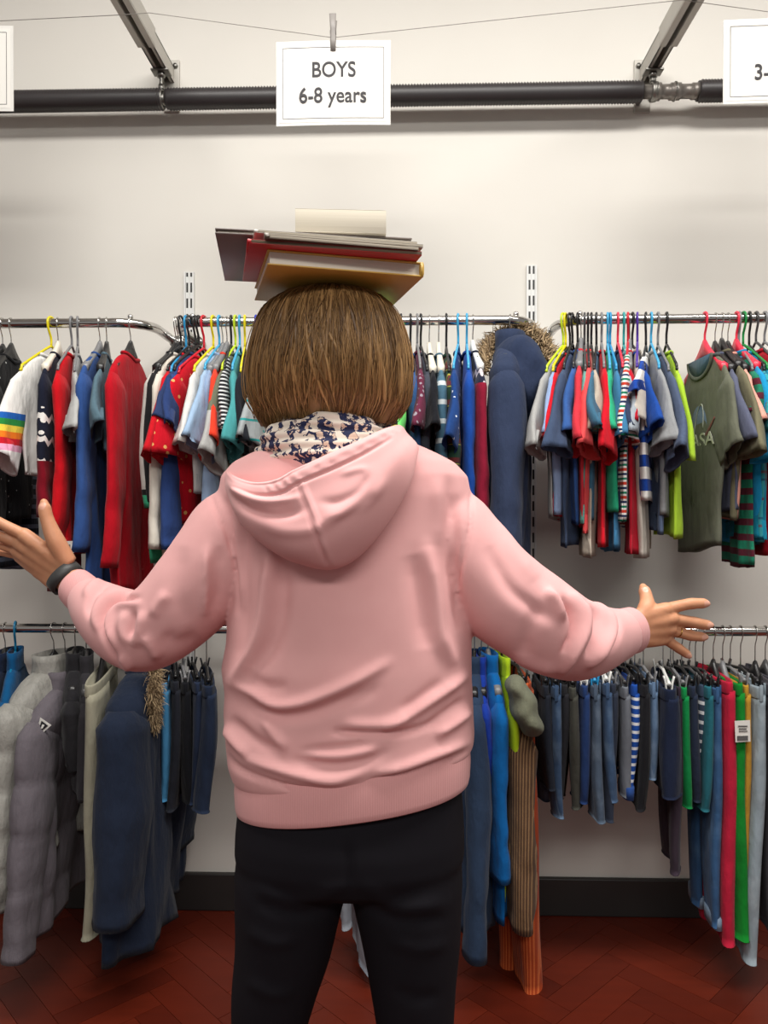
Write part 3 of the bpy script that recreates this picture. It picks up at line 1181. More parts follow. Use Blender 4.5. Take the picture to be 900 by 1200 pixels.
# --- middle rail, left of the head
g('U', 'long', 206, 174, 560, (30, 30, 32), WD('black'), 'black open cardigan', 'black cardigan with pale edge just right of the large red jumper', name='cardigan', cat='cardigan')
g('U', 'long', 209, 171, 658, (176, 172, 166), WD('black'), 'pale grey top with green hem', 'pale grey long sleeved top with a black stripe and green hem',
  pat=('blocks', [(-.475, (28, 26, 26)), (-.49, (54, 150, 112))]), sl=.33)
g('U', 'long', 212, 178, 668, (206, 200, 188), TB('black'), 'cream long sleeved top', 'cream long sleeved top between green hemmed top and navy tee')
g('U', 'tee', 218, 191, 520, (40, 58, 104), TB('blue'), 'navy blue tee', 'navy blue tee on a blue hanger above the plain red sleeve')
g('U', 'tee', 222, 183, 565, (186, 20, 32), TB('black'), 'plain red tee', 'plain red tee whose sleeve hangs below the navy tee', sl=.23)
g('U', 'long', 229, 196, 640, (44, 66, 118), TB('black'), 'blue long sleeved shirt', 'slate blue long sleeved shirt under the gold printed red tee')
g('U', 'tee', 233, 189, 600, (42, 56, 92), TB('black'), 'dark blue collared tee', 'dark blue tee tucked behind the gold printed red tee')
g('U', 'tee', 239, 194, 616, (186, 16, 34), TB('red'), 'red tee with gold print', 'red tee with scattered gold and pink print on a red hanger',
  pat=('dots', (214, 160, 96), 40, .20, 1.0), sl=.21)
g('U', 'tee', 250, 216, 575, (206, 204, 200), TB('yellow'), 'white tee beside the red print', 'white tee on a yellow hanger right of the gold printed red tee', sl=.19)
g('U', 'tee', 257, 231, 610, (150, 176, 204), TB('light blue'), 'light blue shirt', 'light blue shirt between the white tee and the orange-red tee', sl=.19)
g('U', 'long', 261, 238, 600, (132, 152, 180), WD('grey'), 'faded blue shirt', 'faded blue long sleeved shirt behind the orange-red tee')
g('U', 'tee', 266, 243, 568, (224, 62, 40), WD('grey'), 'orange-red tee', 'orange-red tee in the middle of the left cluster', sl=.20)
g('U', 'tee', 271, 259, 520, (34, 34, 38), TB('black'), 'black tee with thin white stripes', 'black tee with thin white stripes right of the orange-red tee', pat=('stripes', [((206, 206, 206), .011, .4, 0)]))
g('U', 'tee', 276, 252, 560, (104, 106, 88), TB('lime'), 'olive tee with grey cuffs', 'olive tee with pale grey sleeve ends on a lime hanger',
  spat=('blocks', [(-.275, (166, 166, 164))]), sl=.24)
g('U', 'tee', 281, 268, 545, (70, 146, 148), TB('light blue'), 'teal tee', 'teal tee on a light blue hanger left of the head', sl=.20)
g('U', 'tee', 287, 280, 530, (28, 30, 36), TB('yellow'), 'black tee by the hair', 'black tee on a yellow hanger next to the woman\'s hair', sl=.18)
g('U', 'tee', 300, 290, 530, (150, 156, 158), TB('dark blue'), 'grey tee with teal stripes', 'grey tee with thin teal stripes beside the scarf', pat=('stripes', [((40, 140, 140), .05, .12, 0)]), sl=.19)
# --- middle rail, right of the head
g('U', 'tee', 463, 459, 520, (206, 200, 40), TB('grey'), 'yellow and black tee', 'yellow tee with black stripes peeping out above the right shoulder', pat=('stripes', [((28, 28, 26), .03, .4, 0)]), sl=.19)
g('U', 'tee', 470, 470, 520, (110, 220, 110), TB('black'), 'lime green tee', 'lime green tee peeping out right of the hair', sl=.17)
g('U', 'long', 481, 486, 600, (52, 84, 132), TB('black'), 'steel blue top', 'steel blue long sleeved top just right of the hair')
g('U', 'tee', 489, 494, 500, (96, 40, 62), TB('grey'), 'plum floral tee', 'plum floral tee between steel blue and charcoal tops', pat=('print', (150, 140, 150), 60, .45))
g('U', 'long', 493, 503, 590, (62, 66, 76), TB('black'), 'charcoal sweatshirt', 'charcoal sweatshirt left of the teal top with white squares')
g('U', 'tee', 503, 510, 520, (24, 25, 30), WD('cream'), 'black tee on the cream hanger', 'black tee on a cream hanger behind the charcoal sweatshirt')
g('U', 'long', 514, 518, 600, (70, 104, 124), WD('cream'), 'teal top with white squares', 'dusty teal top with a column of white squares', pat=('stripes', [((196, 204, 206), .050, .26, 0)]))
g('U', 'long', 523, 527, 600, (34, 62, 48), TB('black'), 'green plaid shirt', 'dark green plaid shirt with red lines', pat=('plaid', [((110, 30, 40), .05, .25, 0), ((190, 170, 70), .05, .05, .01)]))
g('U', 'tee', 537, 529, 570, (30, 62, 118), TB('light blue'), 'blue polka dot shirt', 'blue collared shirt with sparse white polka dots', pat=('dots', (206, 214, 226), 34, .13, .8), sl=.20, ang=30)
g('U', 'long', 547, 550, 600, (26, 70, 150), TB('light blue'), 'royal blue top', 'royal blue long sleeved top left of the navy patterned jumper')
g('U', 'long', 554, 567, 620, (32, 36, 54), WD('white'), 'navy jumper with red pattern', 'navy jumper with red and white knitted pattern beside the parka',
  pat=('nordic', (196, 186, 190), (130, 24, 48), -.14, -.20), name='jumper', cat='jumper')
PARKA = g('U', 'jacket', 598, 588, 662, (46, 56, 80), WD('dark grey'), 'navy fur hooded parka', 'navy parka with brown fur trimmed hood on the upper rail', name='parka', cat='coat', W=.175, th=.05, drop=.045,
  gloss=False, neck=.05, slope=.06, sa=.050, sa1=.082, sl=.50)
# --- right rail
g('U', 'tee', 660, 630, 610, (160, 160, 158), TB('lime'), 'light grey tee by the parka', 'light grey tee right beside the fur hooded parka', sl=.20)
g('U', 'tee', 663, 640, 605, (140, 160, 196), TB('yellow'), 'pale blue tee', 'pale blue tee between light grey and bright red tees', sl=.17)
g('U', 'tee', 668, 641, 610, (196, 26, 40), TB('black'), 'bright red tee near the parka', 'bright red tee third from the fur hooded parka', sl=.17)
g('U', 'tee', 671, 655, 640, (62, 76, 102), TB('black'), 'slate navy tee', 'slate navy tee with a wide drooping sleeve', sl=.22, ang=32)
g('U', 'tee', 677, 669, 612, (52, 88, 148), TB('black'), 'mid blue tee', 'mid blue tee between slate navy and coral tees', sl=.16)
g('U', 'tee', 681, 677, 618, (200, 52, 64), WD('grey'), 'coral polo shirt', 'coral red polo shirt right of the mid blue tee', sl=.20, name='polo_shirt')
g('U', 'tee', 685, 686, 614, (96, 156, 146), TB('dark grey'), 'mint tee', 'dusty mint tee between two coral tops', sl=.15)
g('U', 'tee', 689, 691, 617, (214, 76, 78), TB('black'), 'salmon red tee', 'salmon red tee between the mint and petrol tees', sl=.21)
g('U', 'tee', 693, 698, 650, (176, 164, 150), TB('black'), 'beige tee', 'beige tee seen as a strip behind the petrol tee', sl=.15)
g('U', 'tee', 699, 695, 606, (58, 98, 122), TB('black'), 'petrol blue tee', 'petrol blue tee with a broad sleeve in mid cluster', sl=.17, ang=36)
g('U', 'tee', 705, 709, 638, (196, 22, 38), TB('grey'), 'crimson tee with low sleeve', 'crimson tee whose sleeve hangs under the emerald tee', sl=.22)
g('U', 'tee', 712, 716, 602, (44, 164, 122), TB('light blue'), 'emerald green tee', 'emerald green tee on a light blue hanger', sl=.14, ang=22)
g('U', 'tee', 715, 726, 646, (58, 112, 150), TB('blue'), 'steel blue tee', 'steel blue tee right of the emerald tee', sl=.18)
g('U', 'tee', 724, 733, 600, (48, 58, 84), TB('pink'), 'dark slate tee', 'dark slate tee on a pink hanger left of the striped tees', sl=.16)
g('U', 'tee', 731, 738, 610, (150, 158, 166), TB('teal'), 'light steel grey tee', 'light steel grey tee on a teal hanger', sl=.15)
g('U', 'tee', 736, 733, 614, (222, 220, 216), TB('red'), 'white tee with red and green stripes', 'white tee with fine red, navy and green stripes',
  pat=('stripes', [((190, 60, 44), .036, .22, 0), ((30, 44, 84), .036, .16, .012), ((20, 120, 90), .036, .16, .024)]), sl=.17, ang=16, W=.175)
g('U', 'tee', 741, 763, 585, (30, 70, 148), TB('black'), 'royal blue tee', 'royal blue tee just right of the multicoloured striped tee', sl=.15)
g('U', 'tee', 757, 749, 586, (226, 224, 220), TB('black'), 'white tee with wide blue stripes', 'white tee with wide royal blue stripes', pat=('stripes', [((28, 66, 150), .062, .5, .012)]), sl=.05, ut=.20, A=.003, W=.20)
g('U', 'tee', 738, 736, 650, (170, 20, 40), WD('grey'), 'dark crimson tee', 'dark crimson tee hanging lowest behind the striped tees', sl=.13)
g('U', 'tee', 747, 746, 650, (184, 176, 166), TB('purple'), 'stone tee', 'stone coloured tee on a purple hanger', sl=.14)
g('U', 'tee', 763, 777, 606, (142, 144, 146), TB('light blue'), 'marl grey tee', 'marl grey tee with stitched sleeve hem on a light blue hanger', sl=.19, ang=24)
g('U', 'tee', 771, 790, 622, (76, 88, 112), TB('grey'), 'slate blue tee', 'slate blue tee left of the lime tee', sl=.22)
g('U', 'tee', 781, 800, 628, (164, 200, 56), TB('black'), 'lime tee with long sleeve', 'bright lime tee alone left of the olive printed tee', sl=.20, ang=12, W=.14)
NASA = g('U', 'tee', 826, 863, 646, (98, 100, 86), ('widep', 'pink'), 'olive printed tee', 'olive grey tee with a faded round space print on a pink hanger', W=.165, sl=.19, neck=.085, nz=.012, crgb=(84, 92, 92), ang=20, A=.002, flat=.12, ut=.20, th=.016)
g('U', 'tee', 838, 869, 600, (88, 92, 112), WD('black'), 'slate tee with printed sleeve', 'slate tee with a pale printed sleeve behind the olive printed tee', sl=.18)
g('U', 'tee', 846, 878, 606, (110, 106, 84), WD('black'), 'khaki tee', 'khaki tee between the olive printed tee and the salmon tee', sl=.22)
g('U', 'tee', 853, 886, 606, (226, 158, 142), WD('black'), 'salmon pink tee', 'salmon pink tee with rolled sleeve', sl=.13)
g('U', 'tee', 863, 902, 636, (30, 140, 188), ('widep', 'pink'), 'bright turquoise tee', 'bright turquoise blue tee on a pink hanger at right', sl=.23)
g('U', 'tee', 866, 890, 664, (30, 120, 92), TB('grey'), 'green tee with maroon stripes', 'green tee with maroon stripes hanging lowest at the right', pat=('stripes', [((86, 30, 44), .04, .45, 0)]), sl=.12)
g('U', 'tee', 871, 915, 632, (24, 128, 156), TB('green'), 'teal blue tee', 'teal blue tee on a green hanger at the right edge', sl=.18)
g('U', 'tee', 878, 905, 640, (54, 150, 160), TB('black'), 'turquoise checked tee', 'turquoise checked tee right of the bright turquoise tee', pat=('plaid', [((30, 70, 110), .05, .12, 0), ((120, 60, 70), .07, .1, .02)]))
g('U', 'tee', 886, 922, 648, (180, 22, 40), TB('dark grey'), 'red tee at the right edge', 'red tee cut off by the right frame edge', sl=.18)
g('U', 'tee', 896, 935, 625, (170, 160, 160), TB('grey'), 'maroon striped white tee', 'white tee with maroon stripes at the far right edge', pat=('stripes', [((110, 30, 50), .05, .5, 0)]))

# neck opening of the olive tee with the lining of the back showing
# print on the olive tee: faded blue disc, thin orbit, red swoosh, pale letters (on the side that faces the shop floor)
fm = NASA


def on_front(u, dz):
    return u, dz


th_ = .0215
zc_ = -.34
b = MB()
n = 40
disc = [( .012 + .062 * math.cos(a), th_ - .0014, zc_ + .012 + .085 * math.sin(a)) for a in np.linspace(0, 2 * PI, n, endpoint=False)]
disc2 = [(p[0], th_, p[2]) for p in disc]
b.add(*loft([disc, disc2]))
pr_ = []
SGN = 1
# find which local y side is turned to the camera
ry = NASA.rotation_euler.z
yl = np.array([-math.sin(ry), math.cos(ry), 0])
if np.dot(yl, CAM - np.array(NASA.location)) < 0:
    SGN = -1


def flip(mb):
    mb.v = [(p[0], p[1] * SGN, p[2]) for p in mb.v]
    return mb


flip(b).build('faded_print', fabric((84, 100, 116)), NASA)
zn = float(-(.070 + .034 + .012))
lo = [(.080 * math.cos(a), .0158, zn + .006 - .052 * math.sin(a)) for a in np.linspace(0, PI, 20)]
hi = [(p[0], .0128, p[2]) for p in lo]
b = MB()
b.add(*loft([hi, lo], True, True))
flip(b).build('neck_lining', fabric((62, 84, 98)), NASA)
b = MB()
b.add(*tube([(.083 * math.cos(a), .0150, zn + .006 - .055 * math.sin(a)) for a in np.linspace(0, PI, 24)], .006, 8, ref=(0, 1, 0), rb=.0035))
flip(b).build('neck_rib', fabric((92, 96, 86)), NASA)
b = MB()
orb = [(.012 + .030 * math.cos(a) + .02 * math.sin(a), th_ + .001, zc_ + .015 + .085 * math.sin(a)) for a in np.linspace(.2, 2 * PI - .9, 40)]
b.add(*tube(orb, .0011, 6, ref=(0, 1, 0)))
flip(b).build('orbit_print', fabric((176, 180, 170)), NASA)
b = MB()
b.add(*tube(cr([(.035, th_ + .0002, zc_ - .005), (.075, th_ + .0002, zc_ + .02), (.115, th_ - .002, zc_ + .055)], 12), np.linspace(.010, .003, 12), 8, ref=(0, 1, 0), rb=.0012))
flip(b).build('swoosh_print', fabric((116, 74, 66)), NASA)
me = text_mesh('NASA', .050, 'lettering_print', fabric((196, 198, 182)), NASA, (0, 0, 0), 1.75, (PI / 2, 0, 0), .0006)
co = get_co(me.data)
# readable from the camera side
sx = 1 if SGN < 0 else -1
co[:, 0] = co[:, 0] * sx + .01
co[:, 1] = SGN * (th_ + .002) + co[:, 1]
co[:, 2] += zc_
set_co(me.data, co)

# ================================================================== clothes on the lower rails
CL = lambda c: ('clip', c)
g('L', 'jacket', 6, -30, 930, (24, 34, 56), WD('black'), 'dark navy jacket at the left edge', 'dark navy jacket cut off by the left edge of the lower rail', W=.17, th=.025)
g('L', 'jacket', 18, 2, 868, (14, 74, 118), TB('teal blue'), 'deep teal jacket', 'deep teal jacket on a teal hanger at lower left', W=.17, th=.022, sl=.2)
g('L', 'jacket', 63, 4, 1000, (142, 140, 134), WD('black'), 'silver grey puffer jacket', 'silver grey quilted puffer jacket with stand collar at lower left', name='puffer_jacket', W=.17, th=.05, quilt=.10, sl=.50, ang=14, gloss=True, sa=.10, drop=.075)
PUF = g('L', 'jacket', 76, 30, 1080, (98, 92, 98), WD('black'), 'mauve grey padded jacket', 'mauve grey padded jacket with a small triangular badge', name='puffer_jacket', W=.18, th=.04, drop=.12, quilt=.13, sl=.56, ang=14, sa=.095, Wb=.21)
g('L', 'jacket', 88, 83, 870, (34, 33, 36), WD('black'), 'black jacket behind the padded ones', 'black jacket rising behind the silver and mauve padded jackets', W=.16, th=.03)
g('L', 'jacket', 101, 99, 900, (46, 44, 48), WD('dark grey'), 'charcoal fleece', 'charcoal fleece left of the stone trousers', name='fleece_jacket', W=.15, th=.024)
g('L', 'trousers', 120, 104, 1096, (150, 146, 128), WD('black'), 'stone coloured trousers', 'long stone coloured trousers hanging down to the baseboard at left', W=.20, th=.022, taper=.0)
PARKL = g('L', 'jacket', 174, 132, 1112, (29, 37, 54), WD('black'), 'long navy parka', 'long dark navy parka on the lower left rail', name='parka', cat='coat', W=.22, th=.07, drop=.075, sl=.50, gloss=False, Wb=.25, sa=.10, sa1=.085, A=.016)
g('L', 'trousers', 193, 192, 940, (70, 134, 178), CL('black'), 'light blue leggings', 'light blue leggings left of the hoodie on the lower rail', W=.10, name='leggings')
g('L', 'trousers', 204, 206, 952, (34, 36, 44), CL('black'), 'charcoal joggers', 'charcoal joggers right of the light blue leggings', W=.11, name='joggers')
g('L', 'trousers', 214, 218, 945, (22, 23, 28), CL('grey'), 'black joggers', 'black joggers between charcoal joggers and navy shorts', W=.11, name='joggers')
g('L', 'trousers', 228, 232, 945, (36, 46, 68), CL('black'), 'narrow navy trousers', 'narrow navy trousers left of the hoodie hem', W=.12)
g('L', 'trousers', 242, 245, 950, (32, 42, 62), CL('black'), 'wide navy trousers', 'wide navy trousers half hidden by the hoodie', W=.14, th=.02)
g('L', 'trousers', 404, 402, 1085, (130, 134, 142), CL('black'), 'pale grey trousers', 'pale grey trouser ends seen between the legs', W=.11)
g('L', 'trousers', 420, 424, 1138, (150, 156, 168), CL('black'), 'long pale denim jeans', 'long pale denim jeans seen between the black trouser legs', pat=('denim', (176, 182, 190)), W=.12, name='jeans', cat='jeans')
# right of the hoodie
g('L', 'jacket', 556, 556, 1092, (44, 60, 84), WD('black'), 'long slate navy jacket', 'long slate navy jacket right beside the hoodie', W=.15, th=.036, sl=.62)
g('L', 'jacket', 564, 568, 850, (26, 56, 150), WD('black'), 'cobalt jacket', 'short cobalt blue jacket behind the bright blue one', W=.13, th=.018, sl=.2)
g('L', 'jacket', 572, 590, 1068, (14, 96, 164), WD('grey'), 'bright blue jacket', 'bright blue hooded rain jacket right of the hoodie', W=.14, th=.026, sl=.44, ang=6)
g('L', 'jacket', 588, 604, 1052, (178, 210, 36), TB('black'), 'neon lime jacket', 'neon lime jacket showing above and below the striped brown sleeve', W=.12, th=.016, sl=.3)
BROWN = g('L', 'jacket', 597, 620, 1002, (86, 64, 48), TB('lime'), 'brown pinstripe jacket', 'brown pinstriped jacket with an olive hood', pat=('piny', [((142, 110, 78), .0085, .30, 0)]), crgb=(110, 112, 94), W=.15, th=.042, sl=.48, ang=3, sa=.055, sa1=.07, drop=.15)
g('L', 'trousers', 606, 615, 1156, (150, 58, 26), CL('black'), 'orange corduroy trousers', 'long rust orange corduroy trousers reaching lowest', pat=('piny', [((186, 92, 48), .009, .4, 0)]), W=.12, th=.028, taper=.0)
g('L', 'trousers', 634, 640, 920, (34, 38, 48), CL('black'), 'dark navy jeans', 'dark navy jeans left of the pocketed blue jeans', W=.11, name='jeans', cat='jeans')
g('L', 'trousers', 645, 652, 955, (56, 76, 104), CL('black'), 'faded blue jeans', 'faded blue jeans with a stitched pocket at the left of the group', pat=('denim', (104, 124, 146)), W=.12, name='jeans', cat='jeans')
g('L', 'trousers', 657, 662, 932, (38, 38, 42), CL('black'), 'soft black trousers', 'soft black trousers between faded jeans and olive trousers', W=.11)
g('L', 'trousers', 666, 672, 945, (66, 66, 60), CL('black'), 'dark olive trousers', 'dark olive trousers left of the bright navy pair', W=.12)
g('L', 'trousers', 678, 686, 938, (36, 58, 104), CL('white'), 'bright navy trousers', 'bright navy trousers between olive trousers and grey jeans', W=.12)
g('L', 'trousers', 692, 698, 956, (74, 88, 106), CL('blue'), 'grey blue jeans', 'grey blue jeans with ragged hem under a blue clip', pat=('denim', (120, 134, 150)), W=.12, name='jeans', cat='jeans')
g('L', 'trousers', 704, 712, 934, (60, 82, 112), CL('white'), 'seamed blue jeans', 'seamed blue jeans under a white clip', pat=('denim', (110, 132, 156)), W=.12, name='jeans', cat='jeans')
g('L', 'trousers', 711, 719, 956, (44, 50, 64), CL('grey'), 'dark slate trousers', 'dark slate trousers behind the seamed blue jeans', W=.11)
g('L', 'trousers', 722, 734, 928, (104, 108, 116), CL('dark grey'), 'grey joggers with blue cuffs', 'grey joggers with a blue cuff at the ankle', W=.11, cuff=(40, 70, 130), name='joggers')
g('L', 'trousers', 733, 745, 916, (30, 74, 156), CL('black'), 'blue striped leggings', 'bright blue leggings with white stripes on the lower half', pat=('stripes', [((220, 222, 226), .022, .36, 0)]), W=.10, name='leggings', wrgb=(30, 74, 156), wpat=None)
g('L', 'trousers', 744, 757, 945, (30, 30, 34), CL('black'), 'black straight trousers', 'black straight trousers right of the blue striped leggings', W=.12)
g('L', 'trousers', 754, 766, 908, (92, 116, 146), CL('grey'), 'light wash jeans', 'light wash jeans left of the wide navy bottoms', pat=('denim', (136, 156, 180)), W=.11, name='jeans', cat='jeans')
g('L', 'trousers', 777, 786, 926, (28, 36, 58), CL('white'), 'wide navy bottoms', 'wide navy bottoms on a large white clip hanger', W=.15, th=.024, taper=-.02, phi=None)
g('L', 'trousers', 786, 797, 1020, (56, 46, 56), CL('black'), 'dark plum trousers', 'dark plum trousers hanging behind the wide navy bottoms', W=.11)
g('L', 'trousers', 789, 803, 942, (16, 128, 66), CL('grey'), 'green shorts', 'green knee length bottoms right of the white clips', W=.12)
g('L', 'trousers', 799, 813, 935, (36, 44, 62), CL('black'), 'midnight blue trousers', 'midnight blue trousers between green bottoms and striped leggings', W=.12)
g('L', 'trousers', 808, 825, 920, (58, 72, 92), CL('dark grey'), 'grey striped leggings', 'slate leggings with white stripes on the lower half', pat=('stripes', [((220, 222, 224), .026, .36, .004)]), W=.10, name='leggings', wpat=None)
g('L', 'trousers', 815, 832, 944, (36, 96, 108), CL('black'), 'dark teal shorts', 'dark teal bottoms behind the grey striped leggings', W=.12)
g('L', 'trousers', 824, 841, 1078, (52, 84, 122), CL('black'), 'long blue jeans', 'long blue jeans with turned hem left of the crimson pair', pat=('denim', (84, 116, 152)), W=.12, name='jeans', cat='jeans', cuff=(120, 140, 162))
g('L', 'trousers', 836, 856, 1096, (176, 30, 56), WD('black'), 'crimson trousers', 'long crimson trousers right of the long blue jeans', W=.125, th=.018)
GREEN = g('L', 'trousers', 847, 868, 1088, (18, 122, 40), WD('grey'), 'long green trousers', 'long green trousers with a white price tag', W=.125, th=.016)
g('L', 'trousers', 856, 876, 1062, (176, 132, 46), CL('grey'), 'mustard trousers', 'mustard yellow trousers behind the price tag', W=.12)
g('L', 'trousers', 868, 892, 1116, (138, 150, 158), CL('black'), 'pale washed jeans', 'long pale washed grey-blue jeans at lower right', pat=('denim', (170, 178, 182)), W=.13, th=.018, name='jeans', cat='jeans', taper=-.02)
g('L', 'trousers', 885, 905, 1088, (70, 66, 72), WD('black'), 'dark grey trousers with white bands', 'dark grey trousers with white bands near the hem, right edge', pat=('stripes', [((70, 66, 72), .03, .4, 0)]), W=.13)
g('L', 'trousers', 897, 922, 1060, (60, 58, 66), WD('dark grey'), 'charcoal trousers at the right edge', 'charcoal trousers cut off by the right frame edge', W=.13)

# badge on the padded jacket sleeve, price tag on the green trousers


def local_of(o, world):
    M = Matrix.Translation(o.location) @ Matrix.Rotation(o.rotation_euler.z, 4, 'Z')
    return np.array(M.inverted() @ Vector(world))


def flat_poly(pts_px, D, o, name, mat, thick=.0015, fwd=0.0):
    """small flat patch sewn or hung on a garment, in that garment's own space"""
    front = [local_of(o, P(a, b_, D - fwd)) for a, b_ in pts_px]
    back = [local_of(o, P(a, b_, D - fwd) + np.array([0, thick, 0])) for a, b_ in pts_px]
    return MB().add(*loft([back, front])).build(name, mat, o, smooth=False)


def hit(px, py):
    """distance along the wall normal of the first thing seen at a frame position"""
    bpy.context.view_layer.update()
    dg = bpy.context.evaluated_depsgraph_get()
    d = P(px, py, 1.0) - CAM
    ok, loc, nor, idx, ob, mx = S.ray_cast(dg, Vector(CAM), Vector(d).normalized())
    return (loc[1] - CAM[1]) if ok else 2.1


def hood_on(o, ctr, rad, mat, arc, ln, nper, rs_seed, droop=.55, tilt=0.0):
    """a coat hood with its fur rim; ctr, rad in world space"""
    rings = []
    n = 36
    for a in np.linspace(.06, PI - .06, 22):
        k = math.sin(a) ** .8
        zz = math.cos(a)
        sq = 1.0 if zz > -.2 else 1 + (zz + .2) * droop
        rg = ellring(ctr[0], ctr[1], ctr[2] + rad[2] * zz, rad[0] * k * sq, rad[1] * k * sq, n, 2.2)
        q = rg - ctr
        rg[:, 0] -= tilt * zz
        rg[:, 0] += .004 * math.sin(zz * 7)
        rg[:, 1] += .006 * np.sin(q[:, 0] * 46 + zz * 6) + .004 * np.sin(q[:, 0] * 90 - zz * 9)
        rings.append(np.array([local_of(o, p) for p in rg]))
    h = MB().add(*loft(rings)).build('hood', mat, o)
    if arc is None:
        return
    pm = np.array([local_of(o, p) for p in cr([P(*q) for q in arc], 100)])
    oc = local_of(o, ctr + np.array([0, -.05, -.02]))
    fm = fur_mesh(pm, nper, ln, np.random.default_rng(rs_seed), .5, outward=oc)
    f_ = fm.build('fur_trim', fur_mat(), h, fix=False)
    tag(f_, kind='stuff')


hood_on(PARKA, P(608, 448, 2.10), np.array([.078, .085, .126]), fabric((42, 52, 76)),
        [(568, 436, 2.10), (571, 418, 2.13), (580, 404, 2.16), (594, 394, 2.18), (610, 391, 2.18), (626, 396, 2.18), (638, 410, 2.17), (644, 428, 2.15), (643, 446, 2.13)], .040, 30, 3)
hood_on(BROWN, P(613, 826, 2.03), np.array([.036, .085, .078]), fabric((112, 114, 96)), None, 0, 0, 0, -.35, .022)
pm = np.array([local_of(PARKL, P(*q)) for q in cr([(178, 770, 2.02), (181, 795, 2.0), (180, 820, 2.0), (178, 850, 2.02)], 40)])
f_ = fur_mesh(pm, 70, .022, np.random.default_rng(8), .7, rad=.0011, outward=local_of(PARKL, P(160, 810, 2.06))).build('fur_trim', fur_mat(), PARKL, fix=False)
tag(f_, kind='stuff')

# triangular badge on the padded jacket
D_ = hit(50, 852) - .006
bw = flat_poly([(47, 841), (60, 850), (41, 867)], D_, PUF, 'badge', fabric((206, 204, 198)))
bk = flat_poly([(48.5, 845), (56, 850.5), (44, 860)], D_ - .002, PUF, 'badge_centre', fabric((34, 34, 38)))
bm3 = flat_poly([(49.5, 849), (52, 850), (50, 853.5), (47.5, 854)], D_ - .004, PUF, 'badge_mark', fabric((214, 212, 206)))
bk.parent = bw
bm3.parent = bw
# price tag on the green trousers
D_ = hit(868, 858) - .012
tg = flat_poly([(861, 845), (879, 844), (879.5, 869), (862, 870)], D_, GREEN, 'price_tag', M_PAPER, .0012)
tag(tg, 'white price tag')
for k, (y0_, y1_, x0_, x1_) in enumerate(((850.5, 851.6, 865, 876), (853.6, 854.6, 866, 875), (856.5, 857.3, 866, 876))):
    o_ = flat_poly([(x0_, y0_), (x1_, y0_), (x1_, y1_), (x0_, y1_)], D_ - .0016, GREEN, 'printed_line', M_INK, .0006)
    o_.parent = tg
bars = MB()
o_ = flat_poly([(864, 862.5), (877, 862), (877, 867.5), (864, 868)], D_ - .0016, GREEN, 'barcode', fabric((90, 88, 88), ('pin', [((225, 222, 216), .0031, .45, 0)])), .0006)
o_.parent = tg
D_ = hit(80, 641) - .004
o_ = flat_poly([(76, 634), (86.5, 634), (86.5, 648), (76, 648)], D_, JRED, 'cuff_label', M_PAPER, .001)
o2 = flat_poly([(77.5, 638), (85.5, 638), (85.5, 643), (77.5, 643)], D_ - .0015, JRED, 'label_print', fabric((120, 118, 118), ('pin', [((235, 232, 226), .006, .5, 0)])), .0005)
o2.parent = o_

# ================================================================== the woman in the pink hoodie, seen from behind
DB = 1.25
person = empty('person', (P(410, 700, DB)[0], -2.455 + DB, 0))
ORG = np.array(person.location)
tag(person, 'person in a pink hoodie and black trousers, arms spread, balancing books on the head', 'person')


def px2(pts):
    """(x, y, D, r) rows -> world points and radii in metres, r given in frame pixels at that distance"""
    p = np.array([P(a[0], a[1], a[2]) for a in pts])
    r = np.array([a[3] * a[2] / F for a in pts])
    return p, r


def finish(mb, name, mat, parent, voxel, smooth=2, sub=0):
    o = mb.build(name, mat, None)
    mods = [('REMESH', dict(mode='VOXEL', voxel_size=voxel)), ('SMOOTH', dict(factor=0.5, iterations=smooth))]
    bake(o, mods)
    o.data.materials.clear()
    o.data.materials.append(mat)
    o.parent = parent
    return o


def localise(o, parent_org=ORG):
    """move mesh data from world space to the person's space"""
    a = get_co(o.data)
    set_co(o.data, a - parent_org)


# ---------- materials
t = NT('hoodie_fleece')
v, x, y, z = t.xyz()
f = t.noise(v, 30, 4)
t.put(t.b.inputs['Base Color'], t.mix(f, col((222, 165, 164)), col((229, 175, 173))))
t.b.inputs['Roughness'].default_value = 0.9
t.b.inputs['Specular IOR Level'].default_value = 0.15
t.b.inputs['Sheen Weight'].default_value = 0.15
t.b.inputs['Sheen Roughness'].default_value = 0.4
t.bump(t.noise(v, 900, 2), 0.10, 0.0008)
M_HOOD = t.m
t = NT('hoodie_rib')
v, x, y, z = t.xyz()
t.put(t.b.inputs['Base Color'], col((220, 161, 160)))
t.b.inputs['Roughness'].default_value = 0.9
t.b.inputs['Specular IOR Level'].default_value = 0.15
t.b.inputs['Sheen Weight'].default_value = 0.15
wv = t.n('ShaderNodeTexWave', wave_type='BANDS', bands_direction='X')
wv.inputs['Scale'].default_value = 90
t.t.links.new(v, wv.inputs['Vector'])
t.bump(wv.outputs['Fac'], 0.18, 0.0015)
M_RIB = t.m
t = NT('skin')
v, x, y, z = t.xyz()
f = t.noise(v, 45, 4)
t.put(t.b.inputs['Base Color'], t.mix(f, col((188, 128, 94)), col((212, 154, 118))))
t.b.inputs['Roughness'].default_value = 0.5
t.b.inputs['Subsurface Weight'].default_value = 0.08
t.b.inputs['Subsurface Radius'].default_value = (0.01, 0.004, 0.002)
t.bump(t.noise(v, 300, 3), 0.15, 0.0008)
M_SKIN = t.m
M_NAIL = solid('fingernail', (214, 160, 138), 0.3)
M_TROU = solid('trouser_knit', (19, 17, 23), .85, spec=.2)
M_SHOE = solid('shoe_leather', (30, 29, 31), 0.5)
M_SOLE = solid('shoe_sole', (190, 188, 182), 0.6)

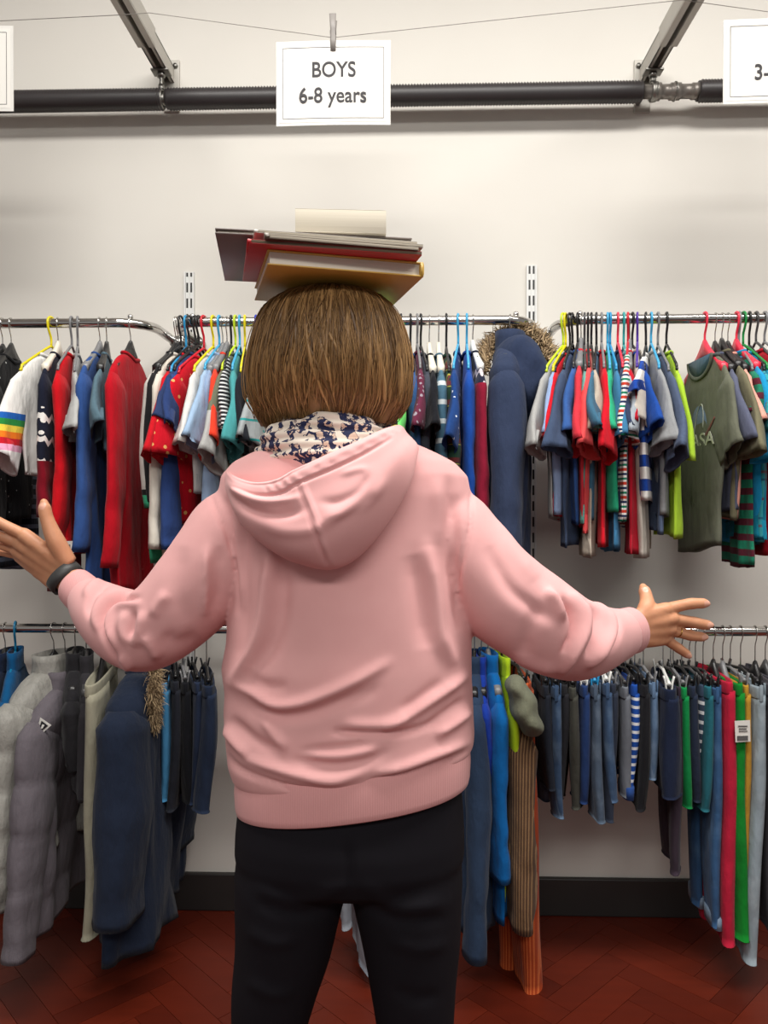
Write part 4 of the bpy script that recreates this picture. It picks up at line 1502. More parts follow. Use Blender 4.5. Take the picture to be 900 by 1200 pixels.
# ---------- body: head, neck, trunk, limbs and hands in one surface
bm_ = MB()
hc = P(388, 432, 1.275)
bm_.add(*ball(hc + np.array([0, -.005, .012]), (.072, .090, .098), 28, 20))
bm_.add(*ball(hc + np.array([0, .028, -.045]), (.056, .062, .075), 24, 16))          # jaw
bm_.add(*ball(hc + np.array([0, .072, -.096]), (.024, .017, .016), 14, 10))          # chin
bm_.add(*tube([hc + np.array([0, .082, .012]), hc + np.array([0, .098, -.012]), hc + np.array([0, .109, -.030]), hc + np.array([0, .090, -.040])], [.008, .010, .014, .010], 12, ref=(1, 0, 0)))   # nose
for s in (-1, 1):
    bm_.add(*ball(hc + np.array([s * .014, .094, -.032]), (.009, .009, .008), 10, 8))
    bm_.add(*ball(hc + np.array([s * .032, .076, .006]), (.016, .010, .009), 12, 8))     # eyes in half height
    bm_.add(*ball(hc + np.array([s * .032, .076, .026]), (.022, .009, .007), 12, 8))     # brow
    bm_.add(*ball(hc + np.array([s * .034, .056, -.028]), (.026, .022, .024), 16, 10))    # cheek
    bm_.add(*ball(hc + np.array([s * .074, .0, -.010]), (.008, .018, .030), 12, 10))     # ears
bm_.add(*ball(hc + np.array([0, .090, -.062]), (.022, .010, .006), 14, 8))
bm_.add(*ball(hc + np.array([0, .089, -.072]), (.020, .010, .006), 14, 8))
nk = P(386, 500, 1.26)
bm_.add(*tube([hc + np.array([0, -.02, -.05]), nk + np.array([0, -.005, 0]), P(386, 545, 1.25)], [.055, .054, .075], 20, ref=(0, 1, 0)))
rings = []
for py, xl, xr, d in ((548, 335, 446, .055), (566, 300, 495, .07), (600, 285, 520, .088), (700, 292, 530, .10), (800, 290, 530, .10), (880, 285, 535, .105), (960, 286, 536, .11), (1010, 296, 526, .095), (1022, 320, 500, .07)):
    a, b = P(xl, py, DB), P(xr, py, DB)
    rings.append(ellring((a[0] + b[0]) / 2, a[1], a[2], (b[0] - a[0]) / 2, d, 40, 2.3))
bm_.add(*loft(rings))
ARML = [(318, 606, 1.25, 26), (286, 622, 1.25, 36), (252, 656, 1.245, 37), (205, 705, 1.25, 33), (163, 742, 1.27, 28), (125, 716, 1.30, 25), (99, 697, 1.335, 18), (77, 676, 1.36, 17)]
ARMR = [(492, 606, 1.25, 26), (520, 622, 1.25, 36), (566, 662, 1.245, 37), (615, 700, 1.25, 33), (652, 740, 1.28, 28), (690, 746, 1.33, 24), (720, 741, 1.38, 20), (744, 737, 1.42, 17)]
for A in (ARML, ARMR):
    p, r = px2(A)
    bm_.add(*tube(cr(p, 30), np.interp(np.linspace(0, 1, 30), np.linspace(0, 1, len(r)), r), 18, ref=(0, 1, 0), rb=np.interp(np.linspace(0, 1, 30), np.linspace(0, 1, len(r)), r * np.array([1, 1, 1, 1, 1, 1, .85, .72]))))
for A in ([(340, 1010, DB, 60), (328, 1100, DB, 52), (312, 1215, DB + .01, 40), (310, 1330, DB, 34), (304, 1440, DB, 26), (300, 1500, DB, 25)],
          [(480, 1010, DB, 60), (482, 1100, DB, 52), (487, 1215, DB + .01, 40), (490, 1330, DB, 34), (493, 1440, DB, 26), (495, 1500, DB, 25)]):
    p, r = px2(A)
    bm_.add(*tube(cr(p, 30), np.interp(np.linspace(0, 1, 30), np.linspace(0, 1, len(r)), r), 18, ref=(0, 1, 0)))
    e = p[-1]
    bm_.add(*tube([e + np.array([0, -.035, -.02]), np.array([e[0], e[1] + .03, .055]), np.array([e[0], e[1] + .11, .04]), np.array([e[0], e[1] + .17, .032])], [.032, .038, .04, .025], 14, ref=(0, 0, 1), rb=[.03, .03, .024, .014]))

NAILS = []
PALM = []


def hand(fingers, wrist, thumb, dors=(0, -1, 0)):
    """fingers: rows of (x, y, D) joints knuckle to tip; palm built from the metacarpals"""
    wp = [P(*q) for q in wrist]
    for k, (jn, r0) in enumerate(fingers):
        p = np.array([P(*q) for q in jn])
        m = len(p)
        path = cr(p, 16)
        rr = np.interp(np.linspace(0, 1, 16), [0, .30, .42, .55, .70, .78, .92, 1], np.array([1.12, .98, 1.05, .93, .95, .88, .78, .45]) * r0)
        bm_.add(*tube(path, rr, 14, ref=(0, 1, 0), rb=rr * .95))
        bm_.add(*ball(p[-1], rr[-1] * 1.3, 10, 8))
        # metacarpal
        wk = wp[0] + (wp[1] - wp[0]) * (k / 3.0)
        mid = (wk * .45 + p[0] * .55)
        if k:
            for u in (0.0, .25, .5, .75, .93):
                a_ = wk * (1 - u) + p[0] * u
                c_ = prev[0] * (1 - u) + prev[1] * u
                rr_ = .0142 - .0035 * u
                bm_.add(*tube([a_, (a_ + c_) / 2 - np.array(dors) * .001, c_], [rr_] * 3, 12, ref=(0, 1, 0)))
        prev = (wk, p[0])
        bm_.add(*tube(cr([wk, mid + np.array(dors) * .002, p[0] + np.array(dors) * .001, p[0] * .75 + path[3] * .25], 12), np.interp(np.linspace(0, 1, 12), [0, .5, .85, 1], [.0150, .0140, .0128, .0105]), 14, ref=(0, 1, 0)))
        bm_.add(*ball(p[0] + np.array(dors) * .0035, .0095, 12, 8))
        # tendon ridge
        bm_.add(*tube([wk * .55 + p[0] * .45 + np.array(dors) * .0118, p[0] + np.array(dors) * .0095], [.0018, .0032], 8, ref=(0, 1, 0)))
        tp = p[-1] * .80 + p[-2] * .20
        NAILS.append((tp + np.array(dors) * r0 * .8, r0 * .85))
    kn = [np.array(P(*jn[0])) for jn, _ in fingers]
    for wk, kk in ((wp[0] * .8 + wp[1] * .2, kn[1]), (wp[0] * .3 + wp[1] * .7, kn[2]), ((wp[0] + wp[1]) / 2, (kn[1] + kn[2]) / 2)):
        for u in (.1, .35, .6):
            PALM.append((Vector(wk * (1 - u) + kk * u), .026))
    tp_ = np.array([P(*q) for q in thumb])
    for u in (.0, .35, .7):
        bm_.add(*tube([tp_[1] * (1 - u) + tp_[0] * u, (tp_[1] * (1 - u) + tp_[0] * u) * .5 + (kn[0] * (.62 - u * .5) + wp[0] * (.38 + u * .5)) * .5, kn[0] * (.62 - u * .5) + wp[0] * (.38 + u * .5)], [.010, .0085, .010], 12, ref=(0, 1, 0)))
    p = tp_
    path = cr(p, 18)
    rr = np.interp(np.linspace(0, 1, 18), [0, .3, .5, .62, .75, .88, 1], [.016, .0165, .0135, .0120, .0118, .0112, .0065])
    bm_.add(*tube(path, rr, 14, ref=(0, 1, 0)))
    bm_.add(*ball(p[-1], .0075, 10, 8))
    NAILS.append((p[-1] * .8 + p[-2] * .2 + np.array([0.0, -1, .0]) * .0095, .0085))


# left hand: thumb up, fingers running out of the frame to the left
hand([([(30, 628, 1.375), (0, 613, 1.37), (-26, 601, 1.365), (-44, 594, 1.365)], .0102),
      ([(24, 637, 1.385), (-9, 625, 1.38), (-37, 615, 1.375), (-57, 609, 1.375)], .0104),
      ([(21, 645, 1.40), (-8, 636, 1.40), (-32, 630, 1.40), (-50, 626, 1.40)], .0088),
      ([(24, 651, 1.415), (2, 647, 1.42), (-15, 643, 1.425), (-29, 641, 1.43)], .0080)],
     [(82, 667, 1.362), (67, 685, 1.376)],
     [(80, 660, 1.362), (64.5, 632, 1.355), (54.5, 606, 1.352), (51.5, 589, 1.352)])
# right hand: back of the hand to the viewer, fingers spread
hand([([(780, 714, 1.43), (806, 708, 1.435), (822, 707, 1.44), (829, 707.5, 1.44)], .0106),
      ([(786, 725, 1.43), (811, 729, 1.44), (826, 732, 1.445), (833, 732.5, 1.445)], .0108),
      ([(784, 737, 1.435), (806, 744, 1.445), (820, 746, 1.45), (827, 746.5, 1.45)], .0101),
      ([(778, 748, 1.44), (793, 758, 1.445), (803, 765, 1.45), (808, 769, 1.45)], .0094)],
     [(745, 724, 1.42), (744, 751, 1.42)],
     [(752, 726, 1.42), (758, 711, 1.43), (757, 698, 1.445), (753.5, 688, 1.455)])

body = finish(bm_, 'body', M_SKIN, person, .0026, 2)
bmx = bmesh.new()
bmx.from_mesh(body.data)
cs = PALM
vs = [v for v in bmx.verts if any((v.co - c).length < r_ for c, r_ in cs)]
for _ in range(16):
    bmesh.ops.smooth_vert(bmx, verts=vs, factor=.5, use_axis_x=True, use_axis_y=True, use_axis_z=True)
bmx.to_mesh(body.data)
bmx.free()
body.data.materials.append(M_NAIL)
co = get_co(body.data)
cen = np.empty(len(body.data.polygons) * 3)
body.data.polygons.foreach_get('center', cen)
cen = cen.reshape(-1, 3)
nrm = np.empty(len(body.data.polygons) * 3)
body.data.polygons.foreach_get('normal', nrm)
nrm = nrm.reshape(-1, 3)
mi = np.zeros(len(cen), int)
for c, r in NAILS:
    mi[(np.linalg.norm((cen - c) * np.array([1, .8, 1]), axis=1) < r * .8) & (nrm[:, 1] < -.45)] = 1
body.data.polygons.foreach_set('material_index', mi.tolist())
# knuckle creases
localise(body)
for s in (-1, 1):
    ey = MB().add(*ball(hc - ORG + np.array([s * .032, .0795, .004]), (.0105, .0075, .0058), 16, 10)).build('eye', solid('eye_white', (222, 218, 212), .2), person)
    MB().add(*ball(hc - ORG + np.array([s * .032, .0850, .004]), (.0046, .0024, .0046), 16, 10)).build('iris', solid('iris_brown', (58, 40, 28), .15), ey)
    MB().add(*tube(cr([hc - ORG + np.array([s * .016, .0865, .024]), hc - ORG + np.array([s * .034, .0865, .0305]), hc - ORG + np.array([s * .052, .074, .026])], 10), np.linspace(.0032, .0012, 10), 8, ref=(0, 1, 0), rb=.002)).build('eyebrow', solid('eyebrow_hair', (92, 66, 40), .7), person)

# ---------- hoodie
hb = MB()
rings = []
TILT = lambda py: np.clip((py - 740) / 150.0, 0, 1)
SIL = [(508, 350, 450, .048), (516, 334, 476, .062), (524, 314, 497, .076), (532, 294, 515, .088), (542, 274, 534, .098), (558, 260, 549, .106), (580, 257, 553, .111), (610, 264, 547, .115), (650, 268, 545, .120), (700, 272, 549, .124), (750, 268, 552, .127), (775, 262, 552, .130), (800, 266, 552, .130), (820, 264, 553, .130), (850, 266, 554, .132), (873, 268, 555, .134), (888, 273, 554, .130), (898, 280, 548, .120)]
for py, xl, xr, d in SIL:
    a, b = P(xl, py, DB), P(xr, py, DB)
    r = ellring((a[0] + b[0]) / 2, a[1], a[2], (b[0] - a[0]) / 2, d, 64, 2.25, d * .95)
    r[:, 2] += (r[:, 0] - r[:, 0].mean()) * .145 * TILT(py)
    rings.append(r)
hb.add(*loft(rings))
SLL = [(312, 600, 1.25, 30), (292, 607, 1.25, 42), (272, 622, 1.25, 50), (253, 656, 1.245, 54), (227, 692, 1.245, 54), (196, 724, 1.25, 50), (167, 740, 1.262, 47), (142, 731, 1.28, 43), (121, 717, 1.305, 36), (107, 705, 1.33, 29), (99, 698, 1.345, 23)]
SLR = [(488, 600, 1.25, 30), (508, 606, 1.25, 42), (528, 620, 1.25, 50), (557, 662, 1.245, 54), (590, 698, 1.245, 57), (621, 720, 1.25, 55), (648, 738, 1.265, 53), (672, 748, 1.295, 49), (696, 748, 1.33, 42), (716, 745, 1.36, 33), (731, 741, 1.385, 27)]
for A in (SLL, SLR):
    p, r = px2(A)
    k = 60
    pp = cr(p, k)
    ri = np.interp(np.linspace(0, 1, k), np.linspace(0, 1, len(r)), r)
    hb.add(*tube(pp, ri, 36, ref=(0, 1, 0), rb=ri * np.linspace(1.15, .92, k)))
hoodie = finish(hb, 'hoodie', M_HOOD, person, .0042, 8)
# soft unevenness of thick sweatshirt cloth
co = get_co(hoodie.data)
no = get_no(hoodie.data)
set_co(hoodie.data, co + no * (vnoise(co, 22, 3) * .0018 + vnoise(co, 55, 4) * .0006)[:, None])
FOLDS = [
    # long drags down the sides of the back
    ([(318, 640), (313, 690), (308, 730), (296, 765), (272, 798)], 7, 0.0112),
    ([(332, 650), (330, 710), (322, 750), (300, 785)], 10, -0.0067),
    ([(288, 600), (284, 660), (286, 720), (280, 770)], 7, -.005),
    ([(500, 640), (510, 700), (516, 745), (532, 780)], 8, 0.0090),
    ([(484, 650), (494, 710), (500, 760)], 12, -0.0060),
    ([(530, 650), (534, 700), (540, 740)], 6, -.004),
    # the big pulled fold across the waist
    ([(270, 800), (298, 812), (322, 826), (352, 824), (385, 812), (420, 796), (455, 776)], 6, .0085),
    ([(290, 826), (325, 840), (360, 838), (400, 824), (440, 806)], 7, -.006),
    ([(288, 792), (312, 804), (338, 805)], 7, -.0035),
    ([(448, 853), (478, 838), (505, 820), (530, 803), (548, 790)], 6, .008),
    ([(390, 857), (430, 860), (475, 858), (512, 846)], 3.5, -.007),
    ([(400, 848), (440, 850), (480, 846)], 6, .004),
    ([(470, 836), (500, 815), (520, 800)], 7, -.0035),
    # gathers above the hem band
    ([(286, 888), (318, 898), (352, 908), (390, 914), (425, 906)], 6, .008),
    ([(345, 890), (385, 897), (425, 893), (455, 880)], 5, -.005),
    ([(440, 906), (475, 898), (510, 885), (545, 872)], 5, .0065),
    ([(430, 917), (470, 910), (520, 893), (552, 878)], 4, -.0055),
    ([(262, 850), (275, 868), (292, 886)], 5, .007),
    ([(270, 842), (300, 868), (330, 882)], 6, -.005),
    ([(308, 840), (322, 862), (336, 878)], 6, .005),
    ([(510, 862), (535, 846), (552, 832)], 5, .006),
    ([(500, 852), (528, 832), (548, 818)], 5, -.005),
    ([(360, 884), (400, 886), (440, 878)], 5, .004),
    ([(352, 880), (400, 876), (440, 868)], 4, -.0035),
    ([(262, 880), (280, 900), (310, 914), (350, 925), (395, 930)], 3.5, -.005),
    # armhole seams
    ([(243, 570), (252, 595), (266, 625), (276, 660), (279, 700), (277, 720)], 2.2, -.0040),
    ([(556, 562), (552, 590), (552, 615), (543, 650), (536, 680), (538, 712)], 2.2, -.0045),
    ([(276, 592), (279, 630), (281, 670), (283, 715)], 5, .0055),
    ([(262, 585), (268, 615), (274, 650)], 6, -.003),
    ([(528, 555), (530, 600), (532, 640), (528, 680)], 7, -.0045),
    ([(512, 560), (514, 600), (512, 640)], 8, .003),
    # left sleeve
    ([(243, 640), (241, 680), (239, 722)], 5, .006),
    ([(256, 640), (258, 680), (254, 715)], 8, -.004),
    ([(214, 640), (208, 690), (218, 730)], 10, -.003),
    ([(196, 694), (184, 712), (180, 724)], 6, .005),
    ([(163, 701), (142, 703), (126, 712), (119, 730), (128, 758), (139, 779)], 3.2, -.0085),
    ([(165, 707), (146, 709), (132, 718), (127, 736), (136, 762)], 4, .006),
    ([(158, 694), (138, 695), (120, 704), (111, 722), (114, 738)], 4, .006),
    ([(157, 716), (154, 732), (153, 748)], 4, -.006),
    ([(148, 716), (142, 734), (149, 756)], 5, .004),
    ([(168, 716), (164, 740), (156, 758)], 6, .006),
    ([(128, 684), (112, 694), (104, 710), (106, 724)], 3.2, -.006),
    ([(120, 677), (106, 688), (99, 700)], 4, .0045),
    ([(140, 768), (147, 777), (152, 786)], 5, .005),
    ([(168, 744), (178, 758), (186, 772)], 6, .006),
    ([(190, 742), (208, 754), (234, 746)], 10, -.004),
    # right sleeve
    ([(585, 600), (600, 640), (628, 680)], 8, .004),
    ([(572, 640), (598, 690), (640, 720), (657, 724)], 8, -.004),
    ([(640, 690), (652, 708), (659, 728)], 5, .008),
    ([(632, 712), (620, 740), (614, 768)], 9, -.0035),
    ([(668, 694), (682, 714), (684, 738), (668, 772), (658, 790)], 5, .009),
    ([(660, 700), (672, 722), (672, 744), (660, 766)], 3.5, -.009),
    ([(690, 702), (708, 718), (714, 738), (704, 762), (688, 782)], 4.5, .009),
    ([(680, 702), (698, 722), (700, 744), (688, 770)], 3.4, -.009),
    ([(706, 710), (722, 726), (724, 744), (714, 762)], 3.4, -.006),
    ([(600, 770), (630, 782), (654, 786)], 7, .004),
]
sculpt(hoodie.data, [(a, b * 1.05, c * (1.4 if min(q[0] for q in a) < 245 else 1.7 if max(q[0] for q in a) > 575 else 1.35)) for a, b, c in FOLDS])
bake(hoodie, [('SMOOTH', dict(factor=.4, iterations=2))])
localise(hoodie)

# hem band
rings = []
for dz, k in ((.012, .93), (.006, .96), (-.002, .985), (-.03, .995), (-.055, .988), (-.064, .978), (-.066, .962), (-.058, .94)):
    a, b = P(276, 881, DB), P(552, 881, DB)
    r = ellring((a[0] + b[0]) / 2, a[1], a[2] + dz * 1.0, (b[0] - a[0]) / 2 * k, .131 * k, 160, 2.25, .131 * k * .95)
    r[:, 2] += (r[:, 0] - r[:, 0].mean()) * .135
    rings.append(r - ORG)
hem = MB().add(*loft(rings, False, False)).build('hem_band', M_RIB, hoodie)
# cuffs
for A, nm in (([(101, 699.5, 1.340, 23.5), (96, 695, 1.348, 24), (89, 688.5, 1.356, 22.5), (85.5, 685.5, 1.361, 19.5)], 'cuff'), ([(727, 742, 1.378, 27.5), (733, 740.5, 1.388, 27.5), (739, 739, 1.40, 27), (742.5, 738, 1.406, 24.5)], 'cuff')):
    p, r = px2(A)
    n = 14
    pp = cr(p, n)
    ri = np.interp(np.linspace(0, 1, n), [0, .35, .8, 1], r)
    V, Fc = tube(pp, ri, 48, ref=(0, 1, 0), rb=ri * .88, caps=False)
    rg = np.array(V).reshape(n, 48, 3)
    L_ = [rg[i] for i in range(n)]
    c = L_[-1].mean(0)
    L_.append(c + (L_[-1] - c) * .85)
    L_.append(c + (rg[-4] - rg[-4].mean(0)) * .80 + (rg[-4].mean(0) - c))
    MB().add(*loft([q - ORG for q in L_], False, False)).build(nm, M_RIB, hoodie)

# hood lying on the back
ROWS = [
    [(288, 548, 1.24), (296, 534, 1.22), (314, 523, 1.19), (345, 522, 1.16), (375, 526, 1.145), (400, 526, 1.145), (425, 518, 1.15), (445, 508, 1.165), (462, 501, 1.195)],
    [(280, 560, 1.215), (292, 566, 1.18), (306, 568, 1.185), (326, 564, 1.175), (346, 555, 1.16), (376, 536, 1.13), (414, 521, 1.13), (445, 507, 1.145), (463, 500.5, 1.19)],
    [(268, 553, 1.195), (280, 560, 1.135), (299, 565, 1.108), (322, 562, 1.092), (343, 551, 1.083), (380, 534, 1.083), (418, 517, 1.092), (448, 503, 1.117), (465, 498, 1.178)],
    [(265, 553, 1.19), (276, 563, 1.125), (299, 569, 1.095), (324, 566, 1.079), (345, 554, 1.070), (381, 537, 1.071), (420, 520, 1.080), (451, 505, 1.106), (468, 498, 1.172)],
    [(264, 557, 1.187), (276, 570, 1.117), (300, 577, 1.088), (326, 573, 1.073), (348, 562, 1.065), (384, 545, 1.067), (423, 528, 1.077), (455, 511, 1.104), (473, 501, 1.168)],
    [(264, 564, 1.182), (276, 583, 1.108), (304, 592, 1.080), (332, 590, 1.068), (355, 580, 1.062), (392, 562, 1.062), (430, 543, 1.072), (461, 522, 1.101), (478, 508, 1.164)],
    [(264, 572, 1.176), (279, 600, 1.103), (312, 616, 1.072), (342, 617, 1.056), (368, 612, 1.050), (406, 592, 1.052), (443, 566, 1.066), (470, 536, 1.100), (484, 514, 1.160)],
    [(266, 580, 1.172), (284, 614, 1.108), (319, 637, 1.083), (350, 645, 1.066), (382, 640, 1.060), (418, 622, 1.066), (452, 588, 1.082), (477, 552, 1.108), (489, 520, 1.157)],
    [(269, 585, 1.168), (288, 620, 1.120), (322, 648, 1.105), (354, 662, 1.097), (389, 667, 1.093), (422, 651, 1.098), (456, 611, 1.107), (481, 566, 1.122), (491, 526, 1.158)],
    [(272, 582, 1.175), (291, 614, 1.135), (324, 640, 1.125), (356, 653, 1.120), (389, 657, 1.118), (420, 642, 1.12), (452, 605, 1.125), (477, 562, 1.14), (487, 526, 1.165)],
]
W3 = np.array([[P(*q) for q in row] for row in ROWS])
nu, nv = 90, 110
tmp = np.array([cr(row, nu) for row in W3])            # rows x nu x 3
grid = np.array([cr(tmp[:, j], nv) for j in range(nu)]).transpose(1, 0, 2)   # nv x nu
V = grid.reshape(-1, 3)
Fc = [(i * nu + j, i * nu + j + 1, (i + 1) * nu + j + 1, (i + 1) * nu + j) for i in range(nv - 1) for j in range(nu - 1)]
hood = MB().add(V, Fc).build('hood', M_HOOD, None, fix=False)
hood.data.materials.clear()
me = hood.data
bmx = bmesh.new()
bmx.from_mesh(me)
bmesh.ops.recalc_face_normals(bmx, faces=bmx.faces)
mid = bmx.faces[len(bmx.faces) // 2 + 40]
if (Vector(CAM) - mid.calc_center_median()).dot(mid.normal) < 0:
    bmesh.ops.reverse_faces(bmx, faces=bmx.faces)
bmx.to_mesh(me)
bmx.free()
HF = [
    ([(352, 562), (361, 585), (370, 608), (378, 632), (390, 664)], 2.0, .0050),
    ([(346, 562), (355, 586), (364, 610), (372, 634), (386, 664)], 1.8, -.0040),
    ([(272, 570), (300, 580), (328, 578), (350, 566), (388, 550), (426, 532), (458, 514)], 2.0, -.0045),
    ([(266, 564), (284, 580), (312, 588), (340, 586), (356, 580)], 5, .0065),
    ([(268, 578), (290, 596), (318, 603), (345, 600), (360, 594)], 5, -.0065),
    ([(300, 535), (312, 548), (322, 562)], 3, .005), ([(318, 528), (326, 542), (336, 556)], 3.5, -.005),
    ([(308, 528), (318, 545), (328, 560)], 3, -.003), ([(335, 526), (346, 536), (358, 544)], 4, .004),
    ([(300, 612), (330, 622), (360, 622), (378, 614), (410, 592), (430, 565)], 7, .004),
    ([(374, 588), (395, 588), (418, 578), (430, 560), (424, 553)], 5, -.0045),
    ([(380, 604), (404, 602), (432, 586), (452, 562)], 6, .004),
    ([(395, 610), (420, 595), (440, 578)], 5, -.003),
    ([(430, 560), (424, 550), (400, 556)], 4, .003),
]
for i in range(26):
    u = i / 25
    row = cr(ROWS[3], 60)
    row2 = cr(ROWS[4], 60)
    k = int(18 + u * 40)
    HF.append(([tuple(row[k][:2]), tuple(row2[min(59, k + 1)][:2] + np.array([0, 2]))], 1.6, .0012 if i % 2 else -.0012))
sculpt(hood.data, HF)
bake(hood, [('SOLIDIFY', dict(thickness=.003, offset=-1)), ('SMOOTH', dict(factor=.3, iterations=1))])
hood.data.materials.clear()
hood.data.materials.append(M_HOOD)
hood.parent = hoodie
localise(hood)

# ---------- scarf
t = NT('scarf_print')
v, x, y, z = t.xyz()
n1 = t.noise(v, 52, 3)
n2 = t.noise(v, 110, 3)
f1 = t.math('GREATER_THAN', n1, .50)
f2 = t.math('GREATER_THAN', n2, .56)
c = t.mix(f1, col((216, 204, 190)), col((28, 34, 70)))
c = t.mix(t.math('MULTIPLY', f2, t.math('GREATER_THAN', n1, .52)), c, col((206, 180, 160)))
t.put(t.b.inputs['Base Color'], c)
t.b.inputs['Roughness'].default_value = .85
M_SCARF = t.m
sb = MB()
sc = P(386, 511, 1.25)
for k, (dz, a, b_, rr) in enumerate(((.004, .083, .082, .019), (-.018, .094, .092, .022), (.022, .070, .068, .015), (-.036, .10, .098, .02))):
    n = 60
    th = np.linspace(0, 2 * PI, n, endpoint=False)
    pth = np.stack([a * np.cos(th), b_ * np.sin(th) + .004, dz + .006 * np.sin(3 * th + k * 2) + .004 * np.sin(7 * th + k)], 1)
    sb.add(*tube(pth + sc, rr * (1 + .18 * np.sin(5 * th + k)), 16, ref=(0, 0, 1), closed=True))
scarf = finish(sb, 'scarf', M_SCARF, person, .003, 3)
co = get_co(scarf.data)
no = get_no(scarf.data)
set_co(scarf.data, co + no * (.0022 * np.sin(co[:, 2] * 420 + vnoise(co, 30, 9) * 3))[:, None])
localise(scarf)

# ---------- trousers
tb = MB()
rings = []
for py, xl, xr, d in ((885, 292, 536, .105), (930, 282, 543, .115), (970, 278, 545, .124), (995, 277, 545, .122), (1016, 290, 530, .105), (1030, 330, 490, .075)):
    a, b = P(xl, py, DB), P(xr, py, DB)
    rings.append(ellring((a[0] + b[0]) / 2, a[1], a[2], (b[0] - a[0]) / 2, d, 56, 2.4, d * .9))
tb.add(*loft(rings))
TL = [(343, 990, DB, 64), (341, 1030, DB, 66.5), (337, 1062, DB, 63), (331, 1110, DB, 57), (322, 1160, DB, 50), (316, 1205, DB + .005, 44), (312, 1290, DB, 42), (307, 1380, DB, 40), (303, 1450, DB, 40), (301, 1488, DB, 41)]
TR = [(478, 990, DB, 64), (477, 1030, DB, 66.5), (479, 1062, DB, 63), (483, 1110, DB, 57), (485, 1160, DB, 50), (486, 1205, DB + .005, 45), (489, 1290, DB, 43), (492, 1380, DB, 41), (494, 1450, DB, 40), (495, 1488, DB, 41)]
for A in (TL, TR):
    p, r = px2(A)
    k = 40
    ri = np.interp(np.linspace(0, 1, k), np.linspace(0, 1, len(r)), r)
    tb.add(*tube(cr(p, k), ri, 32, ref=(0, 1, 0), rb=ri * 1.12))
trs = finish(tb, 'trousers', M_TROU, person, .006, 5)
TF = [
    ([(300, 1040), (340, 1052), (380, 1048), (404, 1036)], 8, .005), ([(300, 1058), (345, 1072), (385, 1066)], 7, -.005),
    ([(430, 1040), (470, 1062), (520, 1058)], 8, .005), ([(430, 1062), (470, 1080), (522, 1076)], 7, -.005),
    ([(408, 985), (409, 1010), (409, 1045)], 4, -.006), ([(290, 1090), (320, 1105), (350, 1100)], 8, .004), ([(455, 1100), (490, 1112), (525, 1105)], 8, .004),
    ([(290, 1150), (320, 1165), (345, 1160)], 8, .004), ([(460, 1160), (490, 1170), (515, 1166)], 8, -.004),
]
co = get_co(trs.data)
no = get_no(trs.data)
set_co(trs.data, co + no * (vnoise(co, 26, 13) * .0025)[:, None])
sculpt(trs.data, TF)
localise(trs)

# ---------- shoes
for A in (TL, TR):
    e = P(*A[-1][:3]) - ORG
    sh = empty('shoe', (e[0], 0, 0))
    sh.parent = person
    up = MB()
    up.add(*tube([(0, -.06, .06), (0, -.02, .075), (0, .03, .062), (0, .09, .05), (0, .15, .042), (0, .19, .036)], [.033, .040, .043, .047, .044, .022], 20, ref=(0, 0, 1), rb=[.04, .052, .044, .034, .028, .016]))
    finish(up, 'shoe_upper', M_SHOE, sh, .005, 3)
    rings = []
    for z_, k in ((0, .97), (.006, 1.0), (.02, 1.0), (.024, .97)):
        rings.append(ellring(0, .065, z_, .046 * k, .138 * k, 36, 2.6))
    MB().add(*loft(rings)).build('sole', M_SOLE, sh)

# ---------- wrist strap and ring
p = np.array([P(84, 684, 1.362), P(70, 669, 1.368)])
ax = p[1] - p[0]
ax /= np.linalg.norm(ax)
ctr = P(76.5, 677, 1.364)
u_ = np.cross(ax, (0, 1, 0))
u_ /= np.linalg.norm(u_)
v_ = np.cross(u_, ax)
A_, B_ = .0300, .0262
prof_ = [(-.0105, 0), (-.0105, .0028), (0, .0036), (.0105, .0028), (.0105, 0)]
rings = []
for a in np.linspace(0, 2 * PI, 48, endpoint=False):
    rr = []
    for s_, h_ in prof_:
        rr.append(ctr - ORG + ax * s_ + u_ * (A_ + h_) * math.cos(a) + v_ * (B_ + h_) * math.sin(a))
    rings.append(rr)
rings.append(rings[0])
MB().add(*loft(rings, False, False)).build('wrist_strap', solid('strap_rubber', (52, 52, 52), .5), person)
q0, q1 = P(795, 740.5, 1.439), P(800, 742, 1.4415)
axr = (q1 - q0) / np.linalg.norm(q1 - q0)
u_ = np.cross(axr, (0, 1, 0))
u_ /= np.linalg.norm(u_)
v_ = np.cross(u_, axr)
pts = [q0 - ORG + u_ * .0102 * math.cos(a) + v_ * .0102 * math.sin(a) for a in np.linspace(0, 2 * PI, 28, endpoint=False)]
MB().add(*tube(pts, .0011, 8, ref=axr, closed=True)).build('ring', solid('gold', (200, 160, 90), .25, 1.0), person)

# ---------- hair: a full bob with loose strands
t = NT('hair')
gi = t.n('ShaderNodeNewGeometry')
v, x, y, z = t.xyz()
ri = gi.outputs['Random Per Island']
st = t.n('ShaderNodeMapping')
st.inputs['Scale'].default_value = (60, 60, 5)
t.t.links.new(v, st.inputs['Vector'])
f = t.noise(st.outputs[0], 1.0, 3)
c = t.mix(ri, col((98, 70, 40)), col((190, 148, 96)))
c = t.mix(t.math('MULTIPLY', f, .45), c, col((72, 48, 26)))
t.put(t.b.inputs['Base Color'], c)
t.b.inputs['Roughness'].default_value = .42
t.b.inputs['Specular IOR Level'].default_value = .4
M_HAIR = t.m
HROW = [(341, 386, 10, .012, .012), (344, 387, 36, .050, .045), (351, 388, 56, .080, .070), (364, 387, 72, .102, .085), (384, 387, 82, .116, .075), (408, 387, 89, .124, .060), (432, 387, 93, .127, .052), (455, 387, 94, .122, .045), (476, 387, 91, .110, .040), (493, 386, 79, .092, .034)]
HD = 1.265
HR = []
